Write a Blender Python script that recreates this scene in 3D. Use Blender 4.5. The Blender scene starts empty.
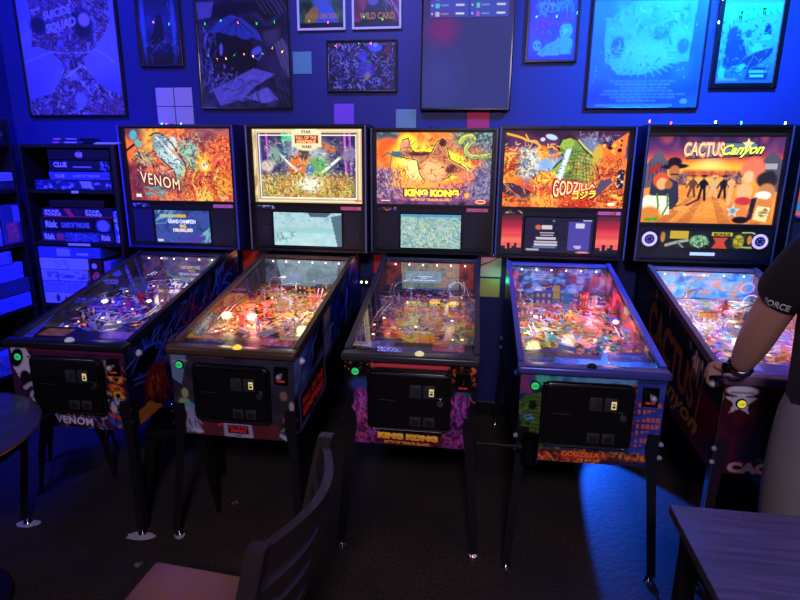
import bpy, bmesh, math, random
import numpy as np
from mathutils import Vector, Matrix

SC = bpy.context.scene
COL = SC.collection
R = math.radians

# ---------------------------------------------------------------- camera
cam_d = bpy.data.cameras.new('camera'); cam = bpy.data.objects.new('camera', cam_d); COL.objects.link(cam)
cam_d.sensor_width = 36; cam_d.lens = 561.6 * 36 / 800; cam_d.clip_start = 0.05
pitch, yaw, roll = R(14.42), R(7.45), R(0.40)
fw = Vector((-math.sin(yaw) * math.cos(pitch), math.cos(yaw) * math.cos(pitch), -math.sin(pitch)))
rt = Vector((math.cos(yaw), math.sin(yaw), 0)); up = rt.cross(fw)
r2 = rt * math.cos(roll) + up * math.sin(roll); u2 = up * math.cos(roll) - rt * math.sin(roll)
M = Matrix((r2, u2, -fw)).transposed().to_4x4(); M.translation = Vector((0, 0, 1.765))
cam.matrix_world = M
SC.camera = cam

# ---------------------------------------------------------------- light and exposure
SC.view_settings.view_transform = 'Standard'; SC.view_settings.look = 'None'
SC.view_settings.exposure = 0.0; SC.view_settings.gamma = 1.0; SC.view_settings.use_curve_mapping = False
W = bpy.data.worlds.new('world'); SC.world = W; W.use_nodes = True
W.node_tree.nodes['Background'].inputs[0].default_value = (0.10, 0.08, 0.16, 1)
W.node_tree.nodes['Background'].inputs[1].default_value = 0.07

def light(kind, name, loc, target, power, color, size=0.3, size_y=None, cone=60, blend=0.5, spread=None):
    d = bpy.data.lights.new(name, kind); d.energy = power; d.color = color
    if kind == 'AREA':
        d.size = size
        if size_y: d.shape = 'RECTANGLE'; d.size_y = size_y
        if spread: d.spread = R(spread)
    else:
        d.shadow_soft_size = size
    if kind == 'SPOT': d.spot_size = R(cone); d.spot_blend = blend
    o = bpy.data.objects.new(name, d); COL.objects.link(o); o.location = loc
    if target is not None:
        o.rotation_euler = (Vector(target) - Vector(loc)).to_track_quat('-Z', 'Y').to_euler()
    return o
# ceiling LED wall washers: deep blue on the left, azure on the right
light('AREA', 'led_wash_left', (-2.7, 2.6, 3.3), (-2.75, 3.7, 1.9), 23, (0.015, 0.03, 1.0), 0.5, 0.3, spread=110)
light('AREA', 'led_wash_middle', (-0.75, 2.5, 3.3), (-0.75, 3.7, 2.2), 17, (0.16, 0.18, 0.75), 0.5, 0.3, spread=110)
light('AREA', 'led_wash_right', (1.35, 2.6, 3.3), (1.35, 3.7, 2.2), 85, (0.008, 0.21, 1.0), 0.5, 0.3, spread=110)
light('AREA', 'led_side_left', (-2.1, 1.9, 3.2), (-2.75, 3.2, 1.0), 26, (0.02, 0.03, 1.0), 0.3, 0.3, spread=60)
light('AREA', 'front_fill', (0.1, -1.3, 3.0), (0.0, 2.2, 0.5), 68, (0.85, 0.66, 0.78), 0.5, 0.4)  # unseen area light behind the camera, added to brighten machine fronts and floor
light('POINT', 'wall_lamp_left', (-3.0, 0.5, 2.2), None, 14, (0.66, 0.52, 0.80), 0.05)
light('AREA', 'ceiling_violet', (1.0, 1.0, 3.2), (1.10, 1.2, 0.7), 4, (0.22, 0.22, 1.0), 0.5, 0.4, spread=40)
light('SPOT', 'low_blue_led', (0.64, 3.64, 0.24), (1.09, 1.99, 0.01), 330, (0.01, 0.11, 1.0), 0.02, cone=35, blend=0.10)
light('SPOT', 'blue_table_fill', (-2.0, 1.0, 3.2), (-2.05, 1.55, .75), 90, (0.03, 0.05, 1.0), 0.05, cone=24, blend=0.7)  # unseen spot, added to turn the round table top blue
light('SPOT', 'warm_bar_spot', (-1.9, 0.6, 3.1), (-0.82, 1.36, 0.49), 620, (1.0, 0.50, 0.20), 0.05, cone=9, blend=1.0)

# ---------------------------------------------------------------- colour and material helpers
def hx(c):
    if isinstance(c, str):
        c = c.lstrip('#'); return np.array([int(c[i:i + 2], 16) / 255 for i in (0, 2, 4)])
    return np.array(c, float)
def lin(c):
    c = np.asarray(c, float); return np.where(c <= 0.04045, c / 12.92, ((c + 0.055) / 1.055) ** 2.4)
def L4(c): return tuple(lin(hx(c))) + (1.0,)

_m = {}
def mat(name, col='#808080', rough=0.5, metal=0.0, emit=0.0, noise=0.0, nscale=20.0, bump=0.0, coat=0.0, ecol=None, spec=0.5):
    key = (name,)
    if key in _m: return _m[key]
    m = bpy.data.materials.new(name); m.use_nodes = True; nt = m.node_tree; b = nt.nodes['Principled BSDF']
    b.inputs['Base Color'].default_value = L4(col); b.inputs['Roughness'].default_value = rough
    b.inputs['Metallic'].default_value = metal; b.inputs['Coat Weight'].default_value = coat
    b.inputs['Specular IOR Level'].default_value = spec
    if emit: b.inputs['Emission Color'].default_value = L4(ecol or col); b.inputs['Emission Strength'].default_value = emit
    tc = nt.nodes.new('ShaderNodeTexCoord')
    n = nt.nodes.new('ShaderNodeTexNoise'); n.inputs['Scale'].default_value = nscale; n.inputs['Detail'].default_value = 6
    nt.links.new(tc.outputs['Object'], n.inputs['Vector'])
    if noise:
        mx = nt.nodes.new('ShaderNodeMix'); mx.data_type = 'RGBA'
        base = lin(hx(col))
        mx.inputs[6].default_value = tuple(base * (1 - noise)) + (1,); mx.inputs[7].default_value = tuple(np.minimum(base * (1 + noise), 1)) + (1,)
        nt.links.new(n.outputs['Fac'], mx.inputs[0]); nt.links.new(mx.outputs[2], b.inputs['Base Color'])
    if bump:
        bp = nt.nodes.new('ShaderNodeBump'); bp.inputs['Strength'].default_value = bump; bp.inputs['Distance'].default_value = 0.01
        nt.links.new(n.outputs['Fac'], bp.inputs['Height']); nt.links.new(bp.outputs['Normal'], b.inputs['Normal'])
    _m[key] = m; return m
def art_mat(emit=0.0, rough=0.45, coat=0.0, base=1.0, spec=0.5):
    key = ('art', emit, rough, coat, base, spec)
    if key in _m: return _m[key]
    m = bpy.data.materials.new('printed_art'); m.use_nodes = True; nt = m.node_tree; b = nt.nodes['Principled BSDF']
    a = nt.nodes.new('ShaderNodeAttribute'); a.attribute_name = 'Col'
    if emit:
        nt.links.new(a.outputs['Color'], b.inputs['Emission Color']); b.inputs['Emission Strength'].default_value = emit
    if base > 0:
        mx = nt.nodes.new('ShaderNodeMix'); mx.data_type = 'RGBA'; mx.inputs[0].default_value = base
        mx.inputs[6].default_value = (0.01, 0.01, 0.01, 1); nt.links.new(a.outputs['Color'], mx.inputs[7])
        nt.links.new(mx.outputs[2], b.inputs['Base Color'])
    else: b.inputs['Base Color'].default_value = (0.01, 0.01, 0.01, 1)
    b.inputs['Roughness'].default_value = rough; b.inputs['Coat Weight'].default_value = coat; b.inputs['Specular IOR Level'].default_value = spec
    b.inputs['Coat Roughness'].default_value = 0.08
    _m[key] = m; return m
def glass_mat(name='clear_glass', refl=1.0, tint=(1, 1, 1)):
    if (name,) in _m: return _m[(name,)]
    m = bpy.data.materials.new(name); m.use_nodes = True; nt = m.node_tree; nt.nodes.clear()
    o = nt.nodes.new('ShaderNodeOutputMaterial'); mx = nt.nodes.new('ShaderNodeMixShader')
    t = nt.nodes.new('ShaderNodeBsdfTransparent'); t.inputs[0].default_value = (*tint, 1)
    g = nt.nodes.new('ShaderNodeBsdfGlossy'); g.inputs['Roughness'].default_value = 0.02; g.inputs[0].default_value = (refl, refl, refl, 1)
    f = nt.nodes.new('ShaderNodeFresnel'); f.inputs[0].default_value = 1.62
    ge = nt.nodes.new('ShaderNodeNewGeometry'); sb = nt.nodes.new('ShaderNodeMath'); sb.operation = 'MULTIPLY_ADD'; sb.inputs[1].default_value = -1.85; sb.inputs[2].default_value = 1.85; nt.links.new(ge.outputs['Backfacing'], sb.inputs[0])
    ml = nt.nodes.new('ShaderNodeMath'); ml.operation = 'MULTIPLY'; ml.use_clamp = True; nt.links.new(f.outputs[0], ml.inputs[0]); nt.links.new(sb.outputs[0], ml.inputs[1])
    nt.links.new(ml.outputs[0], mx.inputs[0]); nt.links.new(t.outputs[0], mx.inputs[1]); nt.links.new(g.outputs[0], mx.inputs[2])
    nt.links.new(mx.outputs[0], o.inputs[0]); _m[(name,)] = m; return m

BLK = mat('black_powdercoat', '#101014', 0.42, noise=0.3, nscale=60)
BLKG = mat('black_gloss', '#08080a', 0.18, coat=0.3)
CHROME = mat('chrome', '#c8c8d0', 0.15, 1.0)
WHITE = mat('white_plastic', '#e6e6e8', 0.4)
RUBBER = mat('black_rubber', '#060606', 0.7)

# ---------------------------------------------------------------- object helpers
def link(o, parent=None):
    COL.objects.link(o)
    if parent is not None: o.parent = parent
    return o
def tag(o, label, cat, group=None, kind=None):
    if label: o['label'] = label
    if cat: o['category'] = cat
    if group: o['group'] = group
    if kind: o['kind'] = kind
    return o
def root(name, loc, label, cat, group=None, rz=0):
    o = bpy.data.objects.new(name, None); o.empty_display_size = 0.05; link(o); o.location = loc; o.rotation_euler = (0, 0, rz)
    return tag(o, label, cat, group)
def obj(name, bm, m, parent=None, smooth=False):
    me = bpy.data.meshes.new(name); bm.normal_update(); bm.to_mesh(me); bm.free()
    for x in (m if isinstance(m, (list, tuple)) else [m]): me.materials.append(x)
    if smooth:
        for p in me.polygons: p.use_smooth = True
        me.set_sharp_from_angle(angle=R(40))
    return link(bpy.data.objects.new(name, me), parent)
def struct(name, bm, m, parent=None):
    o = obj(name, bm, m, parent)
    if parent is None: o['kind'] = 'structure'
    return o

def xform(vs, loc=(0, 0, 0), rot=None):
    mt = Matrix.Translation(Vector(loc))
    if rot is not None: mt = mt @ rot
    for v in vs: v.co = mt @ v.co
def bx(bm, x0, x1, y0, y1, z0, z1, bev=0.0, seg=2, rot=None, at=None):
    vs = bmesh.ops.create_cube(bm, size=1)['verts']
    cx, cy, cz = (x0 + x1) / 2, (y0 + y1) / 2, (z0 + z1) / 2
    for v in vs: v.co = Vector((v.co.x * (x1 - x0), v.co.y * (y1 - y0), v.co.z * (z1 - z0)))
    if bev > 0:
        es = list({e for v in vs for e in v.link_edges})
        r = bmesh.ops.bevel(bm, geom=es, offset=min(bev, 0.49 * min(x1 - x0, y1 - y0, z1 - z0)), segments=seg, affect='EDGES', profile=0.5)
        vs = list({v for f in r['faces'] for v in f.verts} | {v for v in vs if v.is_valid})
    xform(vs, (cx, cy, cz), rot)
    return vs
def cyl(bm, p0, p1, r0, r1=None, n=16, cap=True):
    p0, p1 = Vector(p0), Vector(p1); r1 = r0 if r1 is None else r1
    vs = bmesh.ops.create_cone(bm, cap_ends=cap, segments=n, radius1=r0, radius2=r1, depth=(p1 - p0).length)['verts']
    q = (p1 - p0).to_track_quat('Z', 'Y').to_matrix().to_4x4()
    xform(vs, (p0 + p1) / 2, q); return vs
def sph(bm, c, r, n=12, sc=(1, 1, 1)):
    vs = bmesh.ops.create_uvsphere(bm, u_segments=n, v_segments=max(6, n * 2 // 3), radius=r)['verts']
    for v in vs: v.co = Vector((v.co.x * sc[0] + c[0], v.co.y * sc[1] + c[1], v.co.z * sc[2] + c[2]))
    return vs
def spline(pts, k=6):
    P = [Vector(p) for p in pts]; out = []
    for i in range(len(P) - 1):
        a, b, c, d = P[max(i - 1, 0)], P[i], P[i + 1], P[min(i + 2, len(P) - 1)]
        for j in range(k):
            t = j / k
            out.append(0.5 * ((2 * b) + (c - a) * t + (2 * a - 5 * b + 4 * c - d) * t * t + (3 * b - a - 3 * c + d) * t ** 3))
    return out + [P[-1]]
def tube(bm, pts, r, n=8, smooth=True, k=6):
    P = spline(pts, k) if smooth and len(pts) > 2 else [Vector(p) for p in pts]
    rings = []; prev = None
    for i, p in enumerate(P):
        t = (P[min(i + 1, len(P) - 1)] - P[max(i - 1, 0)]).normalized()
        if prev is None:
            s = t.cross(Vector((0, 0, 1)))
            if s.length < 1e-3: s = t.cross(Vector((1, 0, 0)))
        else: s = prev - t * prev.dot(t)
        s.normalize(); prev = s; w = t.cross(s)
        rr = r[min(int(i * len(r) / len(P)), len(r) - 1)] if isinstance(r, (list, tuple)) else r
        rings.append([bm.verts.new(p + (s * math.cos(a) + w * math.sin(a)) * rr) for a in [2 * math.pi * j / n for j in range(n)]])
    for a, b in zip(rings, rings[1:]):
        for j in range(n): bm.faces.new((a[j], a[(j + 1) % n], b[(j + 1) % n], b[j]))
    bm.faces.new(rings[0][::-1]); bm.faces.new(rings[-1])
def lathe(bm, prof, c=(0, 0, 0), n=32, a0=0, a1=2 * math.pi):
    rings = []
    for i in range(n):
        a = 2 * math.pi * i / n
        rings.append([bm.verts.new((c[0] + r * math.cos(a), c[1] + r * math.sin(a), c[2] + z)) for r, z in prof])
    for i in range(n):
        p, q = rings[i], rings[(i + 1) % n]
        for j in range(len(prof) - 1): bm.faces.new((p[j], q[j], q[j + 1], p[j + 1]))
    bmesh.ops.remove_doubles(bm, verts=bm.verts, dist=1e-5)
def prism(bm, poly, axis, a, b):
    """poly of 2D points extruded along axis ('x': points are (y,z); 'y': (x,z); 'z': (x,y))."""
    f = {'x': lambda p, t: (t, p[0], p[1]), 'y': lambda p, t: (p[0], t, p[1]), 'z': lambda p, t: (p[0], p[1], t)}[axis]
    A = [bm.verts.new(f(p, a)) for p in poly]; B = [bm.verts.new(f(p, b)) for p in poly]
    n = len(poly)
    bm.faces.new(A[::-1]); bm.faces.new(B)
    for i in range(n): bm.faces.new((A[i], A[(i + 1) % n], B[(i + 1) % n], B[i]))
    bmesh.ops.recalc_face_normals(bm, faces=bm.faces)
def NB(): return bmesh.new()
def vis(fn, off): return lambda u, v, q=0.0: fn(u, v * (1 - off) + off, q)

# ---------------------------------------------------------------- printed art: colours on a fine mesh
def vnoise(w, h, nx, ny, rng):
    g = rng.random((ny + 2, nx + 2)); y = np.linspace(0, ny, h); x = np.linspace(0, nx, w)
    yi = y.astype(int); xi = x.astype(int); fy = (y - yi)[:, None]; fx = (x - xi)[None]
    fy = fy * fy * (3 - 2 * fy); fx = fx * fx * (3 - 2 * fx)
    a = g[yi][:, xi]; b = g[yi][:, xi + 1]; c = g[yi + 1][:, xi]; d = g[yi + 1][:, xi + 1]
    return (a * (1 - fx) + b * fx) * (1 - fy) + (c * (1 - fx) + d * fx) * fy
class Art:
    """u runs right, v runs down, both 0..1."""
    def __init__(s, w, h, base, seed=1, yoff=0.0):
        s.w, s.h = w, h; s.yo = yoff; s.a = np.ones((h, w, 3)) * hx(base)
        s.X, s.Y = np.meshgrid((np.arange(w) + 0.5) / w, (np.arange(h) + 0.5) / h); s.Y = (s.Y - yoff) / (1 - yoff); s.asp = w / h / (1 - yoff); s.hp = h * (1 - yoff)
        s.rng = np.random.default_rng(seed)
    def put(s, mask, col, al=1.0):
        m = np.clip(mask, 0, 1)[..., None] * al; s.a = s.a * (1 - m) + hx(col) * m; return s
    def vgrad(s, stops, x0=0, x1=1, y0=0, y1=1):
        t = np.clip((s.Y - y0) / (y1 - y0), 0, 1); n = len(stops) - 1
        c = np.zeros_like(s.a)
        for k in range(3): c[..., k] = np.interp(t, np.linspace(0, 1, n + 1), [hx(q)[k] for q in stops])
        m = ((s.X >= x0) & (s.X < x1) & (s.Y >= y0) & (s.Y < y1))[..., None]
        s.a = np.where(m, c, s.a); return s
    def ell(s, cx, cy, rx, ry, col, ang=0, soft=0.15, al=1.0):
        c, n = math.cos(R(ang)), math.sin(R(ang)); dx = (s.X - cx) * s.asp; dy = s.Y - cy
        a = (dx * c + dy * n) / (rx * s.asp); b = (-dx * n + dy * c) / ry
        d = np.sqrt(a * a + b * b); return s.put((1 - d) / max(soft, 1e-3) + 0.5, col, al)
    def rect(s, x0, y0, x1, y1, col, al=1.0): return s.put(((s.X >= x0) & (s.X < x1) & (s.Y >= y0) & (s.Y < y1)).astype(float), col, al)
    def poly(s, pts, col, al=1.0):
        m = np.zeros(s.X.shape, bool); n = len(pts)
        for i in range(n):
            (x0, y0), (x1, y1) = pts[i], pts[(i + 1) % n]
            if y0 == y1: continue
            c = ((y0 > s.Y) != (y1 > s.Y)) & (s.X < (x1 - x0) * (s.Y - y0) / (y1 - y0) + x0); m ^= c
        return s.put(m.astype(float), col, al)
    def line(s, pts, wd, col, al=1.0, curve=False):
        if curve: pts = [(p.x, p.y) for p in spline([(x, y, 0) for x, y in pts], 5)]
        P = np.array(pts, float); pad = wd + 2 / s.hp
        x0 = max(0, int((P[:, 0].min() - pad / s.asp) * s.w)); x1 = min(s.w, int((P[:, 0].max() + pad / s.asp) * s.w) + 2)
        y0 = max(0, int(((P[:, 1].min() - pad) * (1 - s.yo) + s.yo) * s.h)); y1 = min(s.h, int(((P[:, 1].max() + pad) * (1 - s.yo) + s.yo) * s.h) + 2)
        if x1 <= x0 or y1 <= y0: return s
        X = s.X[y0:y1, x0:x1] * s.asp; Y = s.Y[y0:y1, x0:x1]; d = np.full(X.shape, 9.0)
        for (ax, ay), (bx_, by) in zip(P[:-1], P[1:]):
            ax *= s.asp; bx_ *= s.asp; vx, vy = bx_ - ax, by - ay; L = vx * vx + vy * vy + 1e-12
            t = np.clip(((X - ax) * vx + (Y - ay) * vy) / L, 0, 1)
            d = np.minimum(d, np.hypot(X - ax - t * vx, Y - ay - t * vy))
        m = np.clip((wd / 2 - d) * s.hp + 0.5, 0, 1)[..., None] * al
        s.a[y0:y1, x0:x1] = s.a[y0:y1, x0:x1] * (1 - m) + hx(col) * m; return s
    def mottle(s, pal, n, amt=1.0, reg=(0, 0, 1, 1), soft=0.08, octv=2):
        f = vnoise(s.w, s.h, int(n * s.w / s.h) + 1, n, s.rng)
        for o in range(1, octv): f = f * 0.65 + 0.35 * vnoise(s.w, s.h, int(n * s.w / s.h) * 2 ** o + 1, n * 2 ** o, s.rng)
        f = (f - f.min()) / (np.ptp(f) + 1e-9); f = np.clip((f - 0.12) / 0.76, 0, 1)
        c = np.zeros_like(s.a)
        for k in range(3): c[..., k] = np.interp(f, np.linspace(0, 1, len(pal)), [hx(q)[k] for q in pal])
        m = s.mask(reg, soft)[..., None] * amt; s.a = s.a * (1 - m) + c * m; return s
    def mask(s, reg, soft=0.08):
        x0, y0, x1, y1 = reg; e = max(soft, 1e-3)
        f = lambda v, a, b: np.clip((v - a) / e + 0.5 if a > 0 else 1, 0, 1) * np.clip((b - v) / e + 0.5 if b < 1 else 1, 0, 1)
        return f(s.X, x0, x1) * f(s.Y, y0, y1)
    def strokes(s, n, pal, ln, wd, reg=(0, 0, 1, 1), al=0.9, ang=None, jit=180):
        r = s.rng
        for i in range(n):
            x = r.uniform(reg[0], reg[2]); y = r.uniform(reg[1], reg[3]); a = R((ang or 0) + r.uniform(-jit, jit)); c = r.uniform(-.7, .7)
            l = ln * r.uniform(0.5, 1.3); P = [(x, y)]
            for j in range(3):
                x += math.cos(a) * l / 3 / s.asp; y += math.sin(a) * l / 3; a += c * 0.6; P.append((x, y))
            s.line(P, wd * r.uniform(0.6, 1.3), pal[r.integers(len(pal))], al)
        return s
    def punch(s, k, piv=.45): s.a = np.clip((s.a - piv) * k + piv, 0, 1); return s
    def dots(s, n, pal, rr, reg=(0, 0, 1, 1), al=1.0):
        r = s.rng
        for i in range(n):
            x = r.uniform(reg[0], reg[2]); y = r.uniform(reg[1], reg[3]); q = rr * r.uniform(0.5, 1.3)
            s.line([(x, y), (x + 1e-4, y)], q * 2, pal[r.integers(len(pal))], al)
        return s
def plane_fn(o, ux, uy):
    o, ux, uy = Vector(o), Vector(ux), Vector(uy); n = ux.cross(uy).normalized() * -1
    return lambda u, v, h=0.0: o + ux * u + uy * v + n * h
def canvas(name, art, fn, m, parent=None, lift=0.0):
    h, w = art.h, art.w; me = bpy.data.meshes.new(name)
    uu = np.linspace(0, 1, w); vv = np.linspace(0, 1, h)
    co = np.array([tuple(fn(u, v, lift)) for v in vv for u in uu], dtype=np.float32)
    idx = np.arange(h * w).reshape(h, w)
    q = np.stack([idx[:-1, :-1], idx[1:, :-1], idx[1:, 1:], idx[:-1, 1:]], -1).reshape(-1, 4)
    me.vertices.add(h * w); me.vertices.foreach_set('co', co.ravel())
    me.loops.add(q.size); me.loops.foreach_set('vertex_index', q.ravel().astype(np.int32))
    me.polygons.add(len(q)); me.polygons.foreach_set('loop_start', np.arange(0, q.size, 4, dtype=np.int32))
    me.update(calc_edges=True)
    at = me.color_attributes.new('Col', 'FLOAT_COLOR', 'POINT')
    c = np.ones((h * w, 4), np.float32); c[:, :3] = lin(np.clip(art.a, 0, 1)).reshape(-1, 3)
    at.data.foreach_set('color', c.ravel()); me.materials.append(m)
    return link(bpy.data.objects.new(name, me), parent)
def text(name, s, fn, box, m, parent=None, bold=0.0, shear=0.0, lift=0.0015, warp=None, spacing=1.0, keep=None):
    """box = (u0, v0, u1, v1) on the fn surface; keep = height fraction to keep the letters' own width."""
    cu = bpy.data.curves.new(name, 'FONT'); cu.body = s; cu.size = 1; cu.offset = bold; cu.space_character = spacing; cu.resolution_u = 3
    cu.fill_mode = 'FRONT'
    o = bpy.data.objects.new(name, cu); COL.objects.link(o)
    dg = bpy.context.evaluated_depsgraph_get(); me = bpy.data.meshes.new_from_object(o.evaluated_get(dg))
    COL.objects.unlink(o); bpy.data.objects.remove(o); bpy.data.curves.remove(cu)
    n = len(me.vertices)
    if n == 0: return None
    co = np.zeros(n * 3); me.vertices.foreach_get('co', co); co = co.reshape(-1, 3)
    x, y = co[:, 0], co[:, 1]; x = x + shear * y
    x = (x - x.min()) / (np.ptp(x) + 1e-9); y = (y - y.min()) / (np.ptp(y) + 1e-9)
    u = box[0] + x * (box[2] - box[0]); v = box[3] + y * (box[1] - box[3])
    if warp: u, v = warp(x, y, u, v)
    for i, vt in enumerate(me.vertices): vt.co = fn(float(u[i]), float(v[i]), lift)
    me.materials.clear(); me.materials.append(m); me.name = name; me.update()
    return link(bpy.data.objects.new(name, me), parent)
def emat(name, col, e, rough=0.4): return mat(name, col, rough, emit=e)

# ================================================================ the room
YW, XL = 3.70, -3.20
def wall_mat(name, c):
    m = mat(name, c, 0.55, noise=0.12, nscale=3.0, bump=0.08); return m
WALL = wall_mat('blue_wall_paint', '#1a2472')
bm = NB(); bx(bm, XL, 3.4, YW, YW + 0.1, 0, 3.4); struct('wall_back', bm, WALL)
bm = NB(); bx(bm, XL - 0.1, XL, -1.6, YW + 0.1, 0, 3.4); struct('wall_left', bm, WALL)
def floor_mat():
    m = mat('dark_carpet_floor', '#1c181c', 0.75, noise=0.5, nscale=35, bump=0.25); nt = m.node_tree; b = nt.nodes['Principled BSDF']
    tc = nt.nodes.new('ShaderNodeTexCoord'); n1 = nt.nodes.new('ShaderNodeTexNoise'); n1.inputs['Scale'].default_value = 1.8; n1.inputs['Detail'].default_value = 8
    n2 = nt.nodes.new('ShaderNodeTexNoise'); n2.inputs['Scale'].default_value = 75; n2.inputs['Detail'].default_value = 2
    cr = nt.nodes.new('ShaderNodeValToRGB'); cr.color_ramp.elements[0].position = 0.35; cr.color_ramp.elements[0].color = L4('#252025')
    cr.color_ramp.elements[1].position = 0.7; cr.color_ramp.elements[1].color = L4('#3a302d')
    mx = nt.nodes.new('ShaderNodeMix'); mx.data_type = 'RGBA'; mx.blend_type = 'MULTIPLY'; mx.inputs[0].default_value = 0.8
    c2 = nt.nodes.new('ShaderNodeValToRGB'); c2.color_ramp.elements[0].position = 0.3; c2.color_ramp.elements[0].color = (0.25, 0.25, 0.25, 1)
    c2.color_ramp.elements[1].position = 0.65; c2.color_ramp.elements[1].color = (1.5, 1.5, 1.5, 1)
    for n in (n1, n2): nt.links.new(tc.outputs['Object'], n.inputs['Vector'])
    nt.links.new(n1.outputs['Fac'], cr.inputs[0]); nt.links.new(n2.outputs['Fac'], c2.inputs[0])
    nt.links.new(cr.outputs[0], mx.inputs[6]); nt.links.new(c2.outputs[0], mx.inputs[7]); nt.links.new(mx.outputs[2], b.inputs['Base Color'])
    return m
bm = NB(); bx(bm, XL - 0.1, 3.4, -1.6, YW + 0.1, -0.08, 0); struct('floor', bm, floor_mat())
bm = NB(); bx(bm, XL, 3.4, YW - 0.015, YW, 0, 0.10, 0.004); struct('baseboard_back', bm, BLK)
bm = NB(); bx(bm, XL, XL + 0.015, -1.6, YW - 0.015, 0, 0.10, 0.004); struct('baseboard_left', bm, BLK)

# coloured square panels stuck on the wall
def square(x, z, w, h, col, label, group=None):
    bm = NB(); bx(bm, x - w / 2, x + w / 2, YW - 0.006, YW, z - h / 2, z + h / 2, 0.002)
    o = obj('wall_square', bm, mat('square_' + col, col, 0.6, noise=0.06), None); tag(o, label, 'wall panel', group)
for i, (x, z, w) in enumerate([(-2.063, 2.13, 'upper left'), (-1.933, 2.13, 'upper right'), (-2.063, 2.01, 'lower left'), (-1.933, 2.01, 'lower right')]):
    square(x, z, 0.124, 0.116, '#c9b9cc', 'pale lilac wall square, ' + w + ' one of the block of four', 'pale wall squares')
square(-1.117, 2.328, 0.122, 0.132, '#5f98a4', 'teal wall square beside the tall dark bat-wing comic poster')
square(-0.853, 2.02, 0.13, 0.124, '#8c4fd0', 'purple wall square under the small crowded comic picture')
square(-0.453, 1.985, 0.13, 0.125, '#7f9f9f', 'grey green wall square left of the hanging screen bottom corner')
square(0.0, 1.985, 0.138, 0.125, '#e8305c', 'crimson wall square directly below the hanging screen')
square(-1.53, 1.04, 0.125, 0.16, '#d8402a', 'red wall square seen between the two leftmost pinball machines')
square(-0.622, 1.05, 0.085, 0.13, '#d8402a', 'red wall square seen low between the second and third pinball machines')
square(0.121, 1.055, 0.136, 0.13, '#cfd4c8', 'pale wall square with pink and teal light between third and fourth machines')
square(0.119, 0.915, 0.132, 0.125, '#c9bf78', 'olive yellow wall square below the pale one between two machines')
light('POINT', 'pink_led_glow', (0.10, 3.58, 1.14), None, 0.22, (1.0, 0.25, 0.45), 0.02)
light('POINT', 'teal_led_glow', (0.16, 3.60, 0.99), None, 0.16, (0.05, 1.0, 0.5), 0.02)
light('POINT', 'amber_gap_glow', (-1.5, 3.55, 1.12), None, 0.08, (1.0, 0.35, 0.25), 0.02)
light('POINT', 'amber_gap_glow', (-0.62, 3.55, 1.10), None, 0.08, (1.0, 0.35, 0.25), 0.02)

# ---------------------------------------------------------------- framed pictures
POSTERG = glass_mat('poster_acrylic', 0.8)
def framed(name, x0, x1, z0, z1, art, fcol, label, fw_=0.012, cat='poster', tilt=0.0, depth=0.022, emit=0.0, glossy=True):
    cx, cz = (x0 + x1) / 2, z0
    r = root(name, (cx, YW, z0), label, cat); r.rotation_euler = (0, R(tilt), 0)
    w, h = x1 - x0, z1 - z0
    bm = NB()
    for a in ((-w / 2, -w / 2 + fw_, 0, h), (w / 2 - fw_, w / 2, 0, h), (-w / 2 + fw_, w / 2 - fw_, 0, fw_), (-w / 2 + fw_, w / 2 - fw_, h - fw_, h)):
        bx(bm, a[0], a[1], -depth, -0.001, a[2], a[3], 0.002)
    obj('frame', bm, mat('frame_' + fcol, fcol, 0.3, coat=0.3), r)
    fn = plane_fn((-w / 2 + fw_, -depth * 0.5, h - fw_), (w - 2 * fw_, 0, 0), (0, 0, -(h - 2 * fw_)))
    canvas('print', art, fn, art_mat(emit, 0.4, 0.0), r)
    bm = NB(); bx(bm, -w / 2 + 0.004, w / 2 - 0.004, -depth * 0.45, -0.0015, 0.004, h - 0.004); obj('backing_board', bm, BLK, r)
    if glossy:
        bm = NB(); bx(bm, -w / 2 + fw_, w / 2 - fw_, -depth * 0.8, -depth * 0.72, fw_, h - fw_); obj('acrylic_sheet', bm, POSTERG, r)
    return r, fn

# the big pale poster at the left
A = Art(130, 200, '#8088d0', 11, .29); A.mottle(['#5c68c0', '#8c90dc', '#7870c8'], 3)
hg = [(0.1, -.4), (0.95, -.4), (0.93, .22), (0.75, .40), (0.62, .50), (0.66, .62), (0.8, .76), (0.98, .82), (1, 1), (0, 1), (0.02, .86), (0.25, .80), (0.38, .66), (0.40, .52), (0.28, .42), (0.1, .38), (0.14, .2)]
B = Art(130, 200, '#5a5a90', 12, .29); B.mottle(['#1c1a3c', '#c0a8d0', '#33305c', '#8c4a60', '#6a70b8', '#241838', '#b8bce8'], 20, octv=3)
B.strokes(420, ['#15122c', '#c4c8ff', '#2a2750', '#8088d8', '#904858'], 0.05, 0.012)
mk = Art(130, 200, '#000000', 1, .29).poly(hg, '#ffffff').a[..., :1]; ed = vnoise(130, 200, 26, 40, A.rng)[..., None]
A.a = np.where((mk > 0.5) & (ed > 0.16), B.a, A.a)
A.ell(.66, .20, .10, .13, '#241c3c', 0, .5); A.ell(.68, .16, .06, .06, '#b9a0d8', 0, .4); A.ell(.20, .2, .08, .08, '#1d1a44', 0, .5)
A.ell(.5, .64, .07, .04, '#c0c4ff', 30, .5, .6); A.ell(.55, .86, .06, .07, '#8f94e8', 0, .5)
A.line([(.02, .52), (.3, .43), (.5, .45)], .006, '#c8d0ff'); A.line([(.6, .45), (.78, .42), (.97, .55)], .006, '#c8d0ff')
A.line([(.42, .66), (.60, .55)], .016, '#c0c4ff'); A.line([(.56, .68), (.66, .80)], .010, '#c0c4ff')
rr, fn = framed('movie_poster', -3.055, -2.336, 2.005, 3.02, A, '#0a0a18', 'big pale violet movie poster with a dark hourglass shaped crowd', 0.014)
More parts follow.
